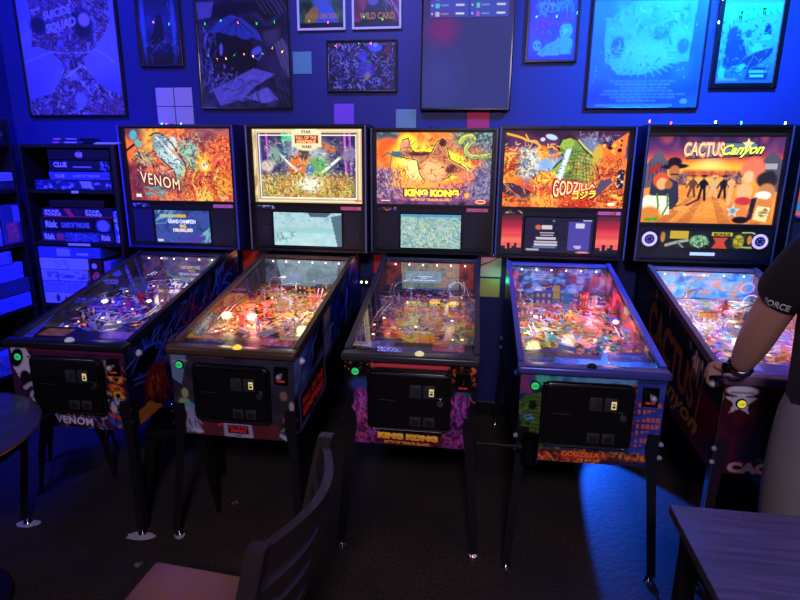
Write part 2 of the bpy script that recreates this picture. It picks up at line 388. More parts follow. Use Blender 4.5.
TL = mat('poster_ink_light', '#b4b4f4', 0.5); TY = mat('poster_ink_ochre', '#d8a040', 0.5); TD = mat('poster_ink_dark', '#141430', 0.5)
sl = lambda k: (lambda x, y, u, v: (u, v - x * k))
fr = lambda a, b, c, d: (a, b, c, d)
text('title_lettering', 'SUICIDE', vis(fn, .29), (.27, .085, .56, .16), TL, rr, 0.03, warp=sl(.06), lift=.003)
text('title_lettering', 'SQUAD', vis(fn, .29), (.28, .195, .60, .29), TL, rr, 0.05, warp=sl(.07), lift=.003)

A = Art(60, 90, '#101034', 21, .23); A.vgrad(['#0c0c30', '#20388c', '#181850', '#05050e'])
for x in (.12, .86): A.ell(x, .35, .05, .5, '#4a78e8', 0, .9, .8)
A.strokes(60, ['#3c60d8', '#6a98ff', '#0a0a20'], .12, .012, (.05, .0, .95, .95), .6, 90, 12)
A.poly([(.42, .30), (.46, .20), (.54, .18), (.60, .28), (.62, .42), (.58, .68), (.34, .70), (.18, .64), (.36, .48)], '#03030a')
A.strokes(40, ['#8fb0ff', '#5a80f0'], .06, .010, (.05, .60, .95, .78), .8, -40, 60)
framed('comic_poster', -2.206, -1.908, 2.313, 2.83, A, '#08080c', 'narrow dark poster of a cloaked silhouette in a blue alley', 0.012)

A = Art(120, 150, '#15142e', 31, .266); A.mottle(['#0c0b1e', '#343060', '#15142c', '#4a4468'], 6)
A.poly([(.0, .0), (.2, 0), (.16, .14), (.02, .16)], '#6866b8'); A.poly([(.30, .02), (.75, .0), (.70, .10), (.36, .12)], '#181430')
fan = [(.12, .28), (.25, .17), (.38, .12), (.52, .17), (.66, .27), (.72, .38), (.60, .33), (.52, .36), (.42, .31), (.30, .33), (.22, .30)]
A.poly(fan, '#3a50b4'); 
for x in (.2, .3, .42, .52, .62): A.line([(.44, .16), (x, .31)], .010, '#1c2460')
A.poly([(.10, .30), (.24, .28), (.55, .36), (.66, .44), (.62, .66), (.40, .78), (.20, .72), (.08, .60)], '#06060f')
A.ell(.25, .44, .02, .06, '#7f84e8', 5, .3); A.ell(.64, .46, .06, .035, '#6c74e0', -20, .3); A.line([(.58, .50), (.66, .54), (.70, .48), (.68, .42)], .014, '#6c74e0')
A.poly([(.12, .82), (.60, .62), (.84, .68), (.60, .80), (.46, .92), (.20, .98)], '#7a76c8')
A.strokes(30, ['#35305c', '#9a98ea'], .12, .010, (.16, .68, .75, .95), .9, -22, 20)
A.poly([(.50, .90), (.74, .80), (.86, .92), (.70, .96)], '#8886d8'); A.strokes(30, ['#3d3a70'], .05, .006, (.52, .82, .85, .94), .9, 60, 10)
A.poly([(.84, .40), (.93, .34), (1, .44), (1, .74), (.9, .6)], '#6a6482')
for k in range(6): A.line([(.66 + .05 * k, -.02), (.76 + .05 * k, .12)], .012, '#57507c')
for k in range(6): A.line([(.70 + .05 * k, .36), (.92 + .05 * k, .98)], .010, '#413c58')
A.strokes(60, ['#8f92f0', '#5a60c0'], .07, .012, (.0, .22, .2, .80), .8, 100, 40)
A.dots(30, ['#8f92f0'], .01, (.1, .55, .4, .8))
framed('comic_poster', -1.806, -1.187, 2.051, 2.93, A, '#0a0a10', 'tall dark comic poster with a bat-wing fan over a folded slab', 0.012)

for (x0, x1, tx, base, lab, seed) in ((-1.135, -0.83, "JOKES ON YOU", ['#0f3020', '#2c7048', '#184838'], 'small green picture with yellow lettering in a white frame', 41), (-0.79, -0.485, 'WILD CARD', ['#5c1426', '#a03048', '#401020'], 'small red and black picture with yellow lettering in a white frame', 42)):
    A = Art(60, 84, '#203040', seed); A.mottle(base, 6)
    if seed == 41:
        A.ell(.5, .45, .25, .26, '#5868b8', 0, .3); A.poly([(.2, .85), (.35, .66), (.7, .64), (.88, .9), (.8, 1), (.2, 1)], '#4668c8'); A.ell(.28, .84, .13, .17, '#a8843c', 30, .3)
    else:
        A.poly([(.12, 1), (.15, .85), (.3, .66), (.42, .55), (.6, .55), (.8, .70), (.88, 1)], '#101018'); A.ell(.42, .62, .12, .07, '#5860a8', 0, .3); A.strokes(14, ['#9898d0'], .2, .012, (.6, .5, .95, .8), .8, 60, 20)
    A.rect(0, .92, 1, 1, '#0c1020')
    rr, fn = framed('framed_picture', x0, x1, 2.512, 2.93, A, '#d8d4ec', lab, 0.014)
    text('title_lettering', tx, fn, (.12, .79, .90, .89), TY, rr, 0.03, lift=.003)

A = Art(110, 76, '#1c1a38', 51); A.mottle(['#0e0d22', '#2c2a5c', '#141230'], 8)
A.strokes(340, ['#7078e0', '#a0a4f4', '#4650c0', '#0a0a18', '#8a4a6c', '#5a60d0', '#c8c8e8'], .09, .018, (.04, .05, .96, .95), .9)
A.ell(.70, .13, .10, .08, '#5a70f0', 0, .3); A.ell(.70, .08, .03, .05, '#98a8ff', 0, .3); A.ell(.52, .30, .07, .12, '#4858e0', 0, .5, .8); A.ell(.55, .58, .13, .16, '#5a50c8', 0, .6, .7)
A.ell(.58, .70, .04, .08, '#b0a088', 30, .3); A.ell(.88, .2, .04, .1, '#802038', 0, .4); A.ell(.60, .42, .04, .05, '#407888', 0, .4)
framed('framed_picture', -0.955, -0.510, 2.15, 2.455, A, '#0c0c14', 'small landscape picture crowded with pale blue and violet figures', 0.010)

A = Art(70, 80, '#2a3ab0', 61, .335); A.mottle(['#4038b0', '#2860c8', '#5848c0'], 3)
A.strokes(30, ['#48c0e8', '#60d0f0'], .16, .02, (.15, .0, .6, .20), .9); A.strokes(22, ['#48c0e8', '#58a8f0'], .16, .02, (.6, .0, .9, .16), .9)
A.ell(.25, .45, .18, .2, '#7a48c8', 0, .6, .7)
A.ell(.20, .74, .09, .09, '#58c8f0', 0, .25); A.ell(.17, .74, .02, .02, '#202a70', 0, .3); A.ell(.24, .74, .02, .02, '#202a70', 0, .3)
A.poly([(.2, .88), (.40, .72), (.58, .66), (.66, .58), (.92, .64), (.90, .88), (.3, .92)], '#50c0ee'); A.ell(.77, .50, .13, .14, '#50c8f4', 0, .2); A.ell(.76, .50, .05, .07, '#7ae0ff', 0, .3)
A.strokes(50, ['#2450b8', '#1c3a98', '#88e8ff'], .05, .01, (.1, .4, .92, .9), .8); A.rect(0, .92, 1, 1, '#2438a8'); A.rect(0, 0, .05, 1, '#2438a8'); A.rect(.95, 0, 1, 1, '#2438a8')
rr, fn = framed('movie_poster', 0.262, 0.566, 2.31, 2.82, A, '#08080c', 'small cyan and violet retro poster with slanted title lettering', 0.012)
TV = mat('poster_ink_violet', '#9a58d8', 0.5); TC = mat('poster_ink_cyan', '#70e0ff', 0.5)
text('title_lettering', 'FANACULA', vis(fn, .335), (.16, .30, .92, .50), TV, rr, 0.03, warp=sl(.14), lift=.003)

A = Art(110, 130, '#3c78e8', 71, .367); A.vgrad(['#4c98f4', '#3868e0', '#2c48b8']); A.mottle(['#3c88f4', '#2848b0', '#4478e8'], 4, .5)
A.poly([(.12, .40), (.12, .18), (.36, 0), (.90, 0), (.88, .56), (.72, .58), (.5, .68), (.26, .68), (.14, .55)], '#5cb0fa'); A.mottle(['#4898f0', '#68c0ff', '#3c78d8'], 7, .6, (.15, .02, .86, .45), .1)
A.ell(.5, .50, .20, .12, '#78ccff', 0, .9, .8); A.ell(.24, .42, .06, .09, '#3058c0', 0, .3, .8); A.ell(.82, .42, .05, .07, '#3868c8', 0, .3, .8); A.ell(.60, .30, .09, .06, '#3c80c8', 0, .4, .8)
A.strokes(150, ['#2850b8', '#80d4ff', '#3460c8', '#98e0ff'], .06, .008, (.14, .05, .86, .66), .8)
for k in range(26):
    a = k * 0.24; A.line([(.48 + .15 * math.cos(a), .52 + .10 * math.sin(a)), (.48 + .30 * math.cos(a), .54 + .17 * math.sin(a))], .01, '#78ccff')
for j, (a, b) in enumerate([(.2, .75), (.25, .7), (.3, .7), (.15, .75), (.12, .88), (.22, .78), (.28, .62)]):
    y = .745 + j * .031; x = a
    while x < b: l = A.rng.uniform(.02, .07); A.line([(x, y), (x + l, y)], .012, '#88a8f8', .9); x += l + .018
A.rect(.08, .965, .78, .985, '#6a90f0'); A.ell(.88, .94, .035, .025, '#88a8f8', 0, .3)
A.dots(20, ['#a0e0ff'], .006)
framed('movie_poster', 0.632, 1.279, 2.043, 2.98, A, '#0a0c18', 'large bright blue poster with a starburst crowd and credit lines', 0.012)

A = Art(80, 110, '#58b0e8', 81, .19); A.vgrad(['#60c8e8', '#58a8f0', '#3868d8'])
A.ell(.24, .40, .12, .12, '#2c50d0', 0, .3); A.poly([(.12, .46), (.4, .44), (.5, .64), (.3, .82), (.1, .8)], '#2444c8'); A.ell(.66, .56, .10, .07, '#58c8c0', 0, .3); A.poly([(.46, .68), (.66, .60), (.94, .54), (.92, .64), (.72, .76), (.3, .88), (.3, .84)], '#2c4060')
A.ell(.80, .36, .06, .10, '#1c3858', 0, .3); A.ell(.80, .42, .07, .04, '#40c860', 0, .3); A.ell(.48, .38, .05, .05, '#306890', 0, .5); A.ell(.10, .86, .06, .10, '#50c878', 0, .4); A.ell(.42, .80, .09, .04, '#50c878', -30, .4)
A.poly([(.55, .80), (.92, .80), (.90, .95), (.52, .95)], '#284068'); A.rect(.58, .83, .88, .86, '#70c8b0'); A.rect(.60, .89, .84, .92, '#80d870')
A.rect(.04, .93, .40, .97, '#8898f0'); A.strokes(150, ['#183878', '#78d8ff', '#2848b0', '#60d0a0'], .05, .011, (.02, .2, .95, .93), .8)
rr, fn = framed('comic_poster', 1.325, 1.690, 2.157, 2.73, A, '#08080c', 'small bright comic cover with green title in a black frame', 0.028, tilt=0)
TG = mat('poster_ink_green', '#38d860', 0.5)
text('title_lettering', 'MEGAMAN', vis(fn, .19), (.24, .04, .96, .18), TG, rr, 0.05, lift=.004, warp=lambda x, y, u, v: (u, v - .05 * x + (1 - y) * .05 * (1 - x)))

# ---------------------------------------------------------------- hanging portrait screen
rr = root('wall_screen', (-0.087, YW, 2.035), 'tall portrait display screen with a score list at its top', 'screen'); rr.rotation_euler = (0, R(0.3), 0)
bm = NB(); bx(bm, -.275, .275, -.05, -.004, 0, .98, .006); obj('housing', bm, BLKG, rr)
A = Art(110, 190, '#3c3880', 91, .356); A.vgrad(['#403a88', '#3c3c80', '#3a3c84']); A.rect(0, -1, 1, .165, '#4a56c8')
A.rect(0, -1, .08, .165, '#40387c'); A.rect(.95, -1, 1, .165, '#40387c'); A.rect(.505, -1, .52, .165, '#2a2c70')
A.ell(.22, .27, .16, .13, '#8c2c78', 0, 1.2, .8); A.ell(.2, .72, .2, .22, '#4448a8', 0, 1.4, .6); A.mottle(['#343478', '#4848a0'], 30, .12)  # pink patch is a reflection painted into the screen colours
pal = ['#c8b8e8', '#b068d8', '#58c0f0', '#60d8c8', '#f0d8f8', '#50c8f0', '#d890e8']
for col in (0, 1):
    for j in range(7):
        y = .115 - j * .075; x = .12 + col * .45
        A.rect(x + .02, y, x + .06, y + .044, pal[(j * 2 + col) % 7]); A.rect(x - .03, y + .014, x - .012, y + .026, '#c8c8f8')
        A.line([(x + .08, y + .020), (x + .16, y + .020)], .008, '#98c8ff'); A.line([(x + .25, y + .018), (x + .33, y + .018)], .016, '#e8e8ff'); A.rect(x - .03, y + .052, x + .36, y + .056, '#2c2e78')
fn = plane_fn((-.263, -.0515, .965), (.526, 0, 0), (0, 0, -.95)); canvas('display', A, fn, art_mat(0.9, 0.5, 0.0, 0.0, 0.05), rr)
for j, t in enumerate(['100,450,060', '82,331,810', '71,930,220']):
    for c in (0, 1):
        pass
bm = NB(); bx(bm, -.282, -.275, -.045, -.02, .72, .80, .002); obj('status_light', bm, emat('red_status', '#e01838', 1.2), rr)
tube_pts = [(-0.385, YW - .01, 2.02), (-0.30, YW - .012, 1.97), (-0.24, YW - .01, 1.90)]

# ---------------------------------------------------------------- shelves with board games
SHF = mat('dark_shelf_wood', '#0b0b12', 0.5, noise=0.3, nscale=14)
def shelf_unit(label, ox, oy, rz, length, levels, depth=0.34):
    r = root('bookcase', (ox, oy, 0), label, 'bookcase', None, rz)
    for x in (0, length - .022):
        bm = NB(); bx(bm, x, x + .022, 0, depth, 0, 1.82, .002); obj('side_panel', bm, SHF, r)
    for z in levels:
        bm = NB(); bx(bm, .022, length - .022, .004, depth, z - .022, z, .002); obj('shelf_board', bm, SHF, r)
    bm = NB(); bx(bm, .022, length - .022, depth - .008, depth, 0.05, 1.80); obj('back_panel', bm, SHF, r)
    return r
shelf_unit('black bookcase of board games against the back wall', -2.86, 3.30, 0, 0.645, [0.08, 0.40, 0.79, 1.205, 1.54, 1.82])
shelf_unit('black bookcase of board games against the left wall', -2.88, 2.445, R(90), 0.85, [0.08, 0.40, 0.79, 1.205, 1.54, 1.82], 0.31)
def game(face, a, b, z0, z1, col, label, deco=None, txt=None, tcol='#c8ccff', depth=0.26, shift=0.0, tilt=0, group=None, name='board_game_box', seed=0, stripes=None):
    """face 'back': box front on y = 3.305 between x a..b; face 'left': box front on x = -2.875 between y a..b."""
    w, h = b - a, z1 - z0
    if face == 'back': r = root(name, ((a + b) / 2, 3.312 + shift, z0), label, 'board game', group)
    else: r = root(name, (-2.885 - shift, (a + b) / 2, z0), label, 'board game', group, R(90))
    r.rotation_euler.y = R(tilt)
    m = mat('box_' + col, col, 0.45, noise=0.1, nscale=30)
    bm = NB(); bx(bm, -w / 2, w / 2, 0.001, depth, 0.0005, h * .48, .002); obj('tray', bm, m, r)
    bm = NB(); bx(bm, -w / 2 - .002, w / 2 + .002, 0, depth + .002, h * .44, h - .001, .002); obj('lid', bm, m, r)
    fn = plane_fn((-w / 2, -.0012, h - .003), (w, 0, 0), (0, 0, -(h - .006)))
    if deco:
        A = Art(70, max(10, int(70 * h / w)), col, seed + 100)
        for d in deco: getattr(A, d[0])(*d[1:])
        canvas('side_print', A, fn, art_mat(0, 0.4), r, .0006)
    for (t, bxx, c) in (txt or []):
        text('title_lettering', t, fn, bxx, mat('ink_' + c, c, 0.5), r, 0.04, lift=.0022)
    return r
CY = '#b8bcf8'
game('back', -2.780, -2.259, 1.541, 1.600, '#20265c', 'flat multicoloured game box at the bottom of the upper stack', [('strokes', 40, ['#8090f0', '#4050d0', '#1a1a48', '#a8b0ff'], .3, .14), ('rect', .62, .15, .75, .8, '#9098e8')], seed=1)
game('back', -2.674, -2.265, 1.602, 1.652, '#4048a0', 'slim blue game box second from the bottom of the upper stack', None, [('CLUE', (.10, .25, .26, .75), CY), ('GAME OF THRONES', (.40, .30, .85, .70), '#9098d8')], seed=2)
game('back', -2.665, -2.255, 1.654, 1.722, '#141432', 'black game box with pale title, third from the bottom of the upper stack', [('rect', .40, .55, .70, .66, '#9098e8'), ('strokes', 10, ['#7880e8'], .4, .1, (.85, .3, 1, .95))], [('CLUE', (.08, .12, .30, .62), CY)], seed=3)
game('back', -2.666, -2.255, 1.725, 1.788, '#101024', 'plain black game box lying on top of the upper stack', [('ell', .52, .5, .05, .35, '#a04080', 0, .3)], [('CLUE', (.46, .28, .58, .72), CY)], seed=4)
game('back', -2.623, -2.415, 1.821, 1.840, '#2c2c5c', 'thin box with pink and blue marks lying on top of the bookcase', [('rect', .02, .2, .25, .8, '#c05890'), ('rect', .4, .2, .8, .8, '#9898e0')], seed=5, depth=.2)
game('back', -2.613, -2.437, 1.841, 1.860, '#242450', 'thinner box on top of the thin box above the bookcase', [('rect', .02, .2, .3, .8, '#c06898'), ('rect', .5, .2, .9, .8, '#8888d0')], seed=6, depth=.2)
bm = NB(); bx(bm, -.075, .075, 0, .2, .0, .006, .001); bx(bm, -.07, .08, .01, .2, .0065, .011, .001, rot=Matrix.Rotation(R(5), 4, 'Z')); o = obj('paper_stack', bm, mat('pale_paper', '#b0c0f0', .6)); o.location = (-2.275, 3.32, 1.8205); tag(o, 'loose pale papers lying at the right end of the bookcase top', 'papers')
game('back', -2.788, -2.288, 1.206, 1.275, '#1c2050', 'dark blue strategy game box with small figures, lowest of the middle stack', [('mottle', ['#10122c', '#5868d0', '#181a40', '#7888f0'], 12, 1, (.33, .1, .8, .9), .02), ('rect', .22, .2, .32, .8, '#a04060')], [('Risk', (.04, .15, .19, .8), CY), ('Risk', (.84, .2, .97, .8), CY)], seed=7)
game('back', -2.788, -2.291, 1.277, 1.362, '#101028', 'black strategy game box with grey lettering, second in the middle stack', [('ell', .88, .55, .09, .45, '#7078e8', 0, .4)], [('Risk', (.08, .2, .25, .75), CY), ('GAME OF THRONES', (.30, .3, .70, .75), '#7078b8')], seed=8)
game('back', -2.761, -2.483, 1.364, 1.424, '#2c1838', 'left of two small game boxes with white lettering in the middle stack', [('poly', [(.55, 0), (.68, 0), (.82, 1), (.68, 1)], '#b83050'), ('rect', 0, .88, 1, 1, '#a02848')], [('STAR', (.06, .12, .45, .45), CY), ('WARS', (.04, .5, .48, .84), CY)], seed=9)
game('back', -2.479, -2.275, 1.364, 1.428, '#181836', 'right of two small game boxes with white lettering in the middle stack', [('rect', 0, .88, 1, 1, '#802848')], [('STAR', (.1, .15, .6, .45), CY), ('WARS', (.08, .5, .65, .84), CY)], seed=10)
game('back', -2.703, -2.329, 1.430, 1.476, '#1c1018', 'dull brown game box on top of the middle stack', None, seed=11)
game('back', -2.270, -2.242, 1.206, 1.412, '#3848c0', 'slim blue box standing upright at the right end of the middle shelf', [('strokes', 30, ['#a8b0ff', '#283090', '#c8c070'], .1, .03)], seed=12)
game('back', -2.832, -2.530, 0.791, 0.866, '#9098e8', 'pale box with two small figures, lowest of the tall pale stack', [('ell', .32, .5, .05, .35, '#402858', 0, .3), ('ell', .52, .6, .05, .3, '#a03060', 0, .3)], seed=13)
game('back', -2.832, -2.518, 0.868, 0.944, '#6870d8', 'plain mid blue box second from the bottom of the tall pale stack', [('mottle', ['#5860c8', '#7880e8'], 4)], seed=14)
game('back', -2.832, -2.504, 0.946, 1.020, '#8c94e8', 'pale box with dark drawings in the middle of the tall pale stack', [('strokes', 14, ['#202058'], .3, .08, (.1, .2, .4, .8)), ('strokes', 14, ['#202058', '#804050'], .3, .07, (.75, .2, .95, .8))], [('Catan', (.42, .3, .72, .72), '#3038a0')], seed=15)
game('back', -2.832, -2.490, 1.022, 1.099, '#98a0f0', 'lightest box with a faint crest, second from the top of the tall pale stack', [('strokes', 22, ['#6068c8'], .3, .05, (.32, .1, .6, .9))], seed=16)
game('back', -2.832, -2.392, 1.101, 1.176, '#3c48b0', 'wider slate blue box on top of the tall pale stack', [('rect', .30, .2, .52, .8, '#8890f0'), ('rect', .62, .55, .8, .7, '#a0a8ff')], seed=17)
game('back', -2.484, -2.400, 0.791, 1.090, '#301828', 'dark red box with a column of badges standing beside the pale stack', [('dots', 8, ['#b0a0d0', '#c04850'], .06, (.3, .1, .6, .6))], seed=18, depth=.27)
game('back', -2.375, -2.330, 0.791, 1.085, '#4050d8', 'slim bright blue box standing on the shelf behind the leftmost pinball machine', [('strokes', 10, ['#101030', '#c04858'], .3, .03)], seed=19)
game('back', -2.322, -2.245, 0.791, 1.00, '#702038', 'short red box at the right end of the shelf behind the leftmost machine', [('rect', .1, .1, .9, .5, '#5058b8')], seed=20)
game('left', 3.00, 3.262, 1.541, 1.592, '#1c2050', 'navy game box lying at the bottom of the left bookcase upper shelf', [('strokes', 6, ['#4048a0'], .5, .05)], seed=21)
game('left', 2.98, 3.255, 1.594, 1.648, '#8088d8', 'pale game box lying on the navy box in the left bookcase', [('rect', 0, .3, 1, .36, '#6068b8'), ('rect', 0, .64, 1, .70, '#6068b8')], seed=22)
game('left', 3.128, 3.262, 1.206, 1.45, '#2c3484', 'upright blue box with a red patch in the left bookcase', [('rect', .15, .45, .8, .95, '#a04070'), ('rect', .6, .02, 1, .45, '#5868e0'), ('strokes', 10, ['#c07090'], .1, .03, (.2, .5, .75, .9))], seed=23, depth=.2)
game('left', 2.98, 3.10, 1.206, 1.33, '#5060d8', 'small bright box lying left of the upright boxes in the left bookcase', [('strokes', 12, ['#d0d0ff', '#101040'], .2, .05)], seed=24, depth=.2)
game('left', 2.99, 3.105, 1.332, 1.455, '#101030', 'small dark box resting on the small bright box in the left bookcase', [('rect', .2, .2, .9, .5, '#8890f0')], seed=25, depth=.2)
game('left', 2.95, 3.25, 0.791, 0.884, '#4858e8', 'bright blue box lowest in the left bookcase stack', [('strokes', 6, ['#3038a0'], .2, .03, (.3, .3, .6, .7))], seed=26)
game('left', 2.96, 3.255, 0.886, 0.978, '#202868', 'navy box second in the left bookcase stack', [('strokes', 6, ['#505cc0'], .2, .03, (.4, .3, .6, .7))], seed=27)
game('left', 2.97, 3.222, 0.980, 1.086, '#4c58e0', 'light blue box third in the left bookcase stack', None, seed=28)
game('left', 2.97, 3.145, 1.088, 1.168, '#5460e0', 'small blue box on top of the left bookcase stack', [('dots', 5, ['#203090'], .08)], seed=29)
game('left', 2.88, 3.10, 0.401, 0.54, '#4858d0', 'blue box on the lower shelf of the left bookcase', [('strokes', 12, ['#202058', '#90a0ff'], .2, .05)], seed=30)
for (x0, x1, z) in ((-2.529, -2.481, 1.530), (-2.603, -2.448, 1.195)):
    bm = NB(); bx(bm, x0, x1, 3.2995, 3.3035, z - .010, z + .006, .0008); o = obj('shelf_label', bm, mat('label_card', '#b0b4e8', .5)); tag(o, 'small white label card on the edge of the %s game shelf' % ('upper' if z > 1.4 else 'middle'), 'label')
r = root('speaker', (-3.03, 3.41, 1.8205), 'dark speaker box standing on top of the left bookcase', 'speaker', None, R(90))
bm = NB(); bx(bm, -.05, .05, 0, .10, 0, .165, .006); obj('cabinet', bm, mat('speaker_navy', '#1a1a38', .5), r)
for z in (.05, .115):
    bm = NB(); cyl(bm, (0, -.004, z), (0, .001, z), .028, .032, 20); obj('driver', bm, mat('speaker_cone', '#08080e', .5), r)

# cable and twin LED plug behind the machines
bm = NB(); tube(bm, [(-.03, 3.66, 1.05), (.05, 3.64, 1.075), (.15, 3.62, 1.125), (.24, 3.63, 1.17)], .003); tag(obj('power_cable', bm, RUBBER), 'thin black cable crossing in front of the pale wall square', 'cable')
r = root('wall_plug', (-.727, YW - .002, .93), 'black wall plug with two white indicator lights between two machines', 'plug')
bm = NB(); bx(bm, -.04, .04, -.03, 0, -.03, .03, .004); obj('plug_body', bm, BLK, r)
for x in (-.017, .017):
    bm = NB(); sph(bm, (x, -.034, 0), .007); obj('indicator_light', bm, emat('white_led', '#dfe4ff', 8), r)

# ================================================================ pinball machines
WC, ZB, ZF = 0.572, 0.514, 0.915          # cabinet width, bottom, front top
GS = 0.235 / 1.10                        # slope of the top glass
def ztop(y): return ZF + GS * y
LEG = mat('leg_black', '#15151b', 0.38, noise=0.25, nscale=40)
FELT = mat('white_foot_pad', '#b8b6d0', 0.8, noise=.4, nscale=60)
GLASS = glass_mat()
GOLD = mat('lamp_amber', '#ffd070', 0.4, emit=5.0); WLED = emat('lamp_white', '#fff4e0', 14)

def leg_mesh(sx, sy):
    """L-shaped pressed steel leg; sx,sy point outwards. origin at cabinet corner; foot splays out."""
    bm = NB(); rings = []
    lv = [(0.665, .050, 0, 0), (0.60, .056, 0, 0), (0.50, .042, .002, .006), (0.40, .038, .008, .014), (0.03, .036, .034, .060)]
    for z, w, ox, oy in lv:
        cx, cy = sx * (0.003 + ox), sy * (0.003 + oy); t = .004
        P = [(0, 0), (-w, 0), (-w, -t), (-t * 1.6, -t * 1.2), (-t * 1.2, -w), (0, -w)]
        rings.append([bm.verts.new((cx + sx * px, cy + sy * py, z)) for px, py in P])
    for a, b in zip(rings, rings[1:]):
        for j in range(6): bm.faces.new((a[j], a[(j + 1) % 6], b[(j + 1) % 6], b[j]))
    bm.faces.new(rings[0]); bm.faces.new(rings[-1][::-1]); bmesh.ops.recalc_face_normals(bm, faces=bm.faces)
    return bm

def pinball(S, full=True):
    r = root('pinball_machine', (S['x'], S['y'], 0), S['label'], 'pinball machine', 'pinball machines in a row', R(S['rz']))
    body = mat('cabinet_' + S['body'], S['body'], 0.45, noise=0.2, nscale=30); rail = mat('rail_' + S['rail'], S['rail'], 0.32, 0.3, noise=.08, nscale=50)
    h = WC / 2; L = 1.30
    # --- cabinet: two profiled sides, front, back, floor
    bm = NB(); prof = [(0, ZB), (L, ZB + .03), (L, 1.165), (1.12, ztop(1.12) - .012), (0.0, ZF - .006)]
    prism(bm, prof, 'x', -h, -h + .018); prism(bm, prof, 'x', h - .018, h)
    bx(bm, -h + .018, h - .018, 0, .018, ZB, ZF - .01); bx(bm, -h + .018, h - .018, L - .018, L, ZB + .03, 1.16)
    bx(bm, -h + .018, h - .018, .018, L - .018, ZB + .03, ZB + .045); obj('cabinet_body', bm, body, r)
    # --- lockbar and side rails
    bm = NB(); vs = bx(bm, -.300, .300, -.022, .046, .905, .940, .011, 3); obj('lockbar', bm, rail, r, True)
    if S.get('button'):
        bm = NB(); cyl(bm, (S.get('bx', 0), .012, .940), (S.get('bx', 0), .012, .948), .021, .019, 20)
        sph(bm, (S.get('bx', 0), .012, .948), .0155, 14, (1, 1, .55)); obj('action_button', bm, mat('button_' + S['button'], S['button'], .25, emit=S.get('be', .5)), r, True)
    for s in (-1, 1):
        bm = NB(); a, b = (h - .014, .296) if s > 0 else (-.296, -h + .014)
        prism(bm, [(.050, ztop(.05) - .012), (1.135, ztop(1.135) - .012), (1.135, ztop(1.135) + .009), (.050, ztop(.05) + .019)], 'x', a, b)
        c, d = (h + .001, .296) if s > 0 else (-.296, -h - .001)
        prism(bm, [(.050, ztop(.05) - .020), (1.135, ztop(1.135) - .020), (1.135, ztop(1.135) - .012), (.050, ztop(.05) - .012)], 'x', c, d)
        obj('side_rail', bm, rail, r)
    bm = NB(); bx(bm, -h + .014, h - .014, 1.105, 1.140, ztop(1.1) - .010, ztop(1.13) + .004, .004); obj('rear_glass_channel', bm, rail, r)
    bm = NB(); prism(bm, [(.052, ztop(.052) + .004), (1.105, ztop(1.105) - .004), (1.105, ztop(1.105)), (.052, ztop(.052) + .008)], 'x', -h + .0145, h - .0145); obj('top_glass', bm, GLASS, r)
    # --- inner side art liners
    for s in (-1, 1):
        A = Art(60, 16, S['inner'][0], 5); A.mottle(S['inner'], 3); A.strokes(26, S['inner'], .5, .07, al=.6)
        canvas('side_liner', A, lambda u, v, q=0, s=s: Vector((s * (h - .0195), .06 + 1.04 * u, ztop(.06 + 1.04 * u) - .012 - v * (.06 + .13 * u))), art_mat(0, .25), r)
    # --- playfield
    y0, y1, z0, z1 = .080, 1.090, .892, .984; hw = h - .020
    def pf(u, v, q=0.0): return Vector(((u * 2 - 1) * hw, y1 + (y0 - y1) * v, z1 + (z0 - z1) * v + q))
    canvas('playfield', S['pf'](), pf, art_mat(S.get('pfe', 0.10), .16, .3), r)  # faint emission in the board print mimics lamp glow
    bm = NB(); prism(bm, [(y0, z0 - .014), (y1, z1 - .014), (y1, z1 - .002), (y0, z0 - .002)], 'x', -hw, hw); obj('playfield_board', bm, mat('plywood', '#8a6a44', .6, noise=.2), r)
    A = Art(70, 26, S['backboard'][0], 6); A.mottle(S['backboard'], 4); A.strokes(40, S['backboard'], .3, .05)
    canvas('backboard', A, plane_fn((-hw, 1.096, ztop(1.1) - .012), (2 * hw, 0, 0), (0, 0, -(ztop(1.1) - .012 - z1))), art_mat(S.get('pfe', .1) * 1.5, .4), r)  # backboard print emits too, glow put into the material
    rng = random.Random(S['seed'])
    if full: playfield_parts(S, r, pf, rng)
    # GI light inside the playfield
    for (lu, lv, lc, lp) in S['gi']:
        p = pf(lu, lv, .085); w = light('POINT', 'playfield_lamp_glow', p, None, lp, lc, .035); w.parent = r
    # --- front art, coin door
    ff = plane_fn((-h, -.0015, ZF - .012), (WC, 0, 0), (0, 0, -(ZF - .012 - ZB))); S['ff'] = ff
    canvas('front_decal', S['front'](), ff, art_mat(0.0, .35), r)
    for t in S.get('front_text', []): text('title_lettering', t[0], ff, t[1], t[2], r, **t[3])
    dx0, dx1, dz0, dz1 = S.get('door', (-.185, .180, .585, .868))
    def rr_(x0, x1, q0, q1, rad): return [(cx + rad * math.cos(a), cz + rad * math.sin(a)) for cx, cz, b in ((x1 - rad, q1 - rad, 0), (x0 + rad, q1 - rad, 90), (x0 + rad, q0 + rad, 180), (x1 - rad, q0 + rad, 270)) for a in [R(b + 18 * k) for k in range(6)]]
    door = NB(); prism(door, rr_(dx0, dx1, dz0, dz1, .034), 'y', -.012, -.001); bmesh.ops.bevel(door, geom=[e for e in door.edges if all(abs(v.co.y + .012) < 1e-4 for v in e.verts)], offset=.004, segments=2, affect='EDGES'); dz = obj('coin_door_frame', door, BLKG, r)
    bm = NB(); tube(bm, [Vector((x, -.0135, z)) for x, z in rr_(dx0 + .008, dx1 - .008, dz0 + .008, dz1 - .008, .030)] + [Vector((dx1 - .008, -.0135, dz1 - .038))], .0022, 6, False); obj('frame_lip', bm, mat('lip_steel', '#3c3c46', .25, .8), dz, True)
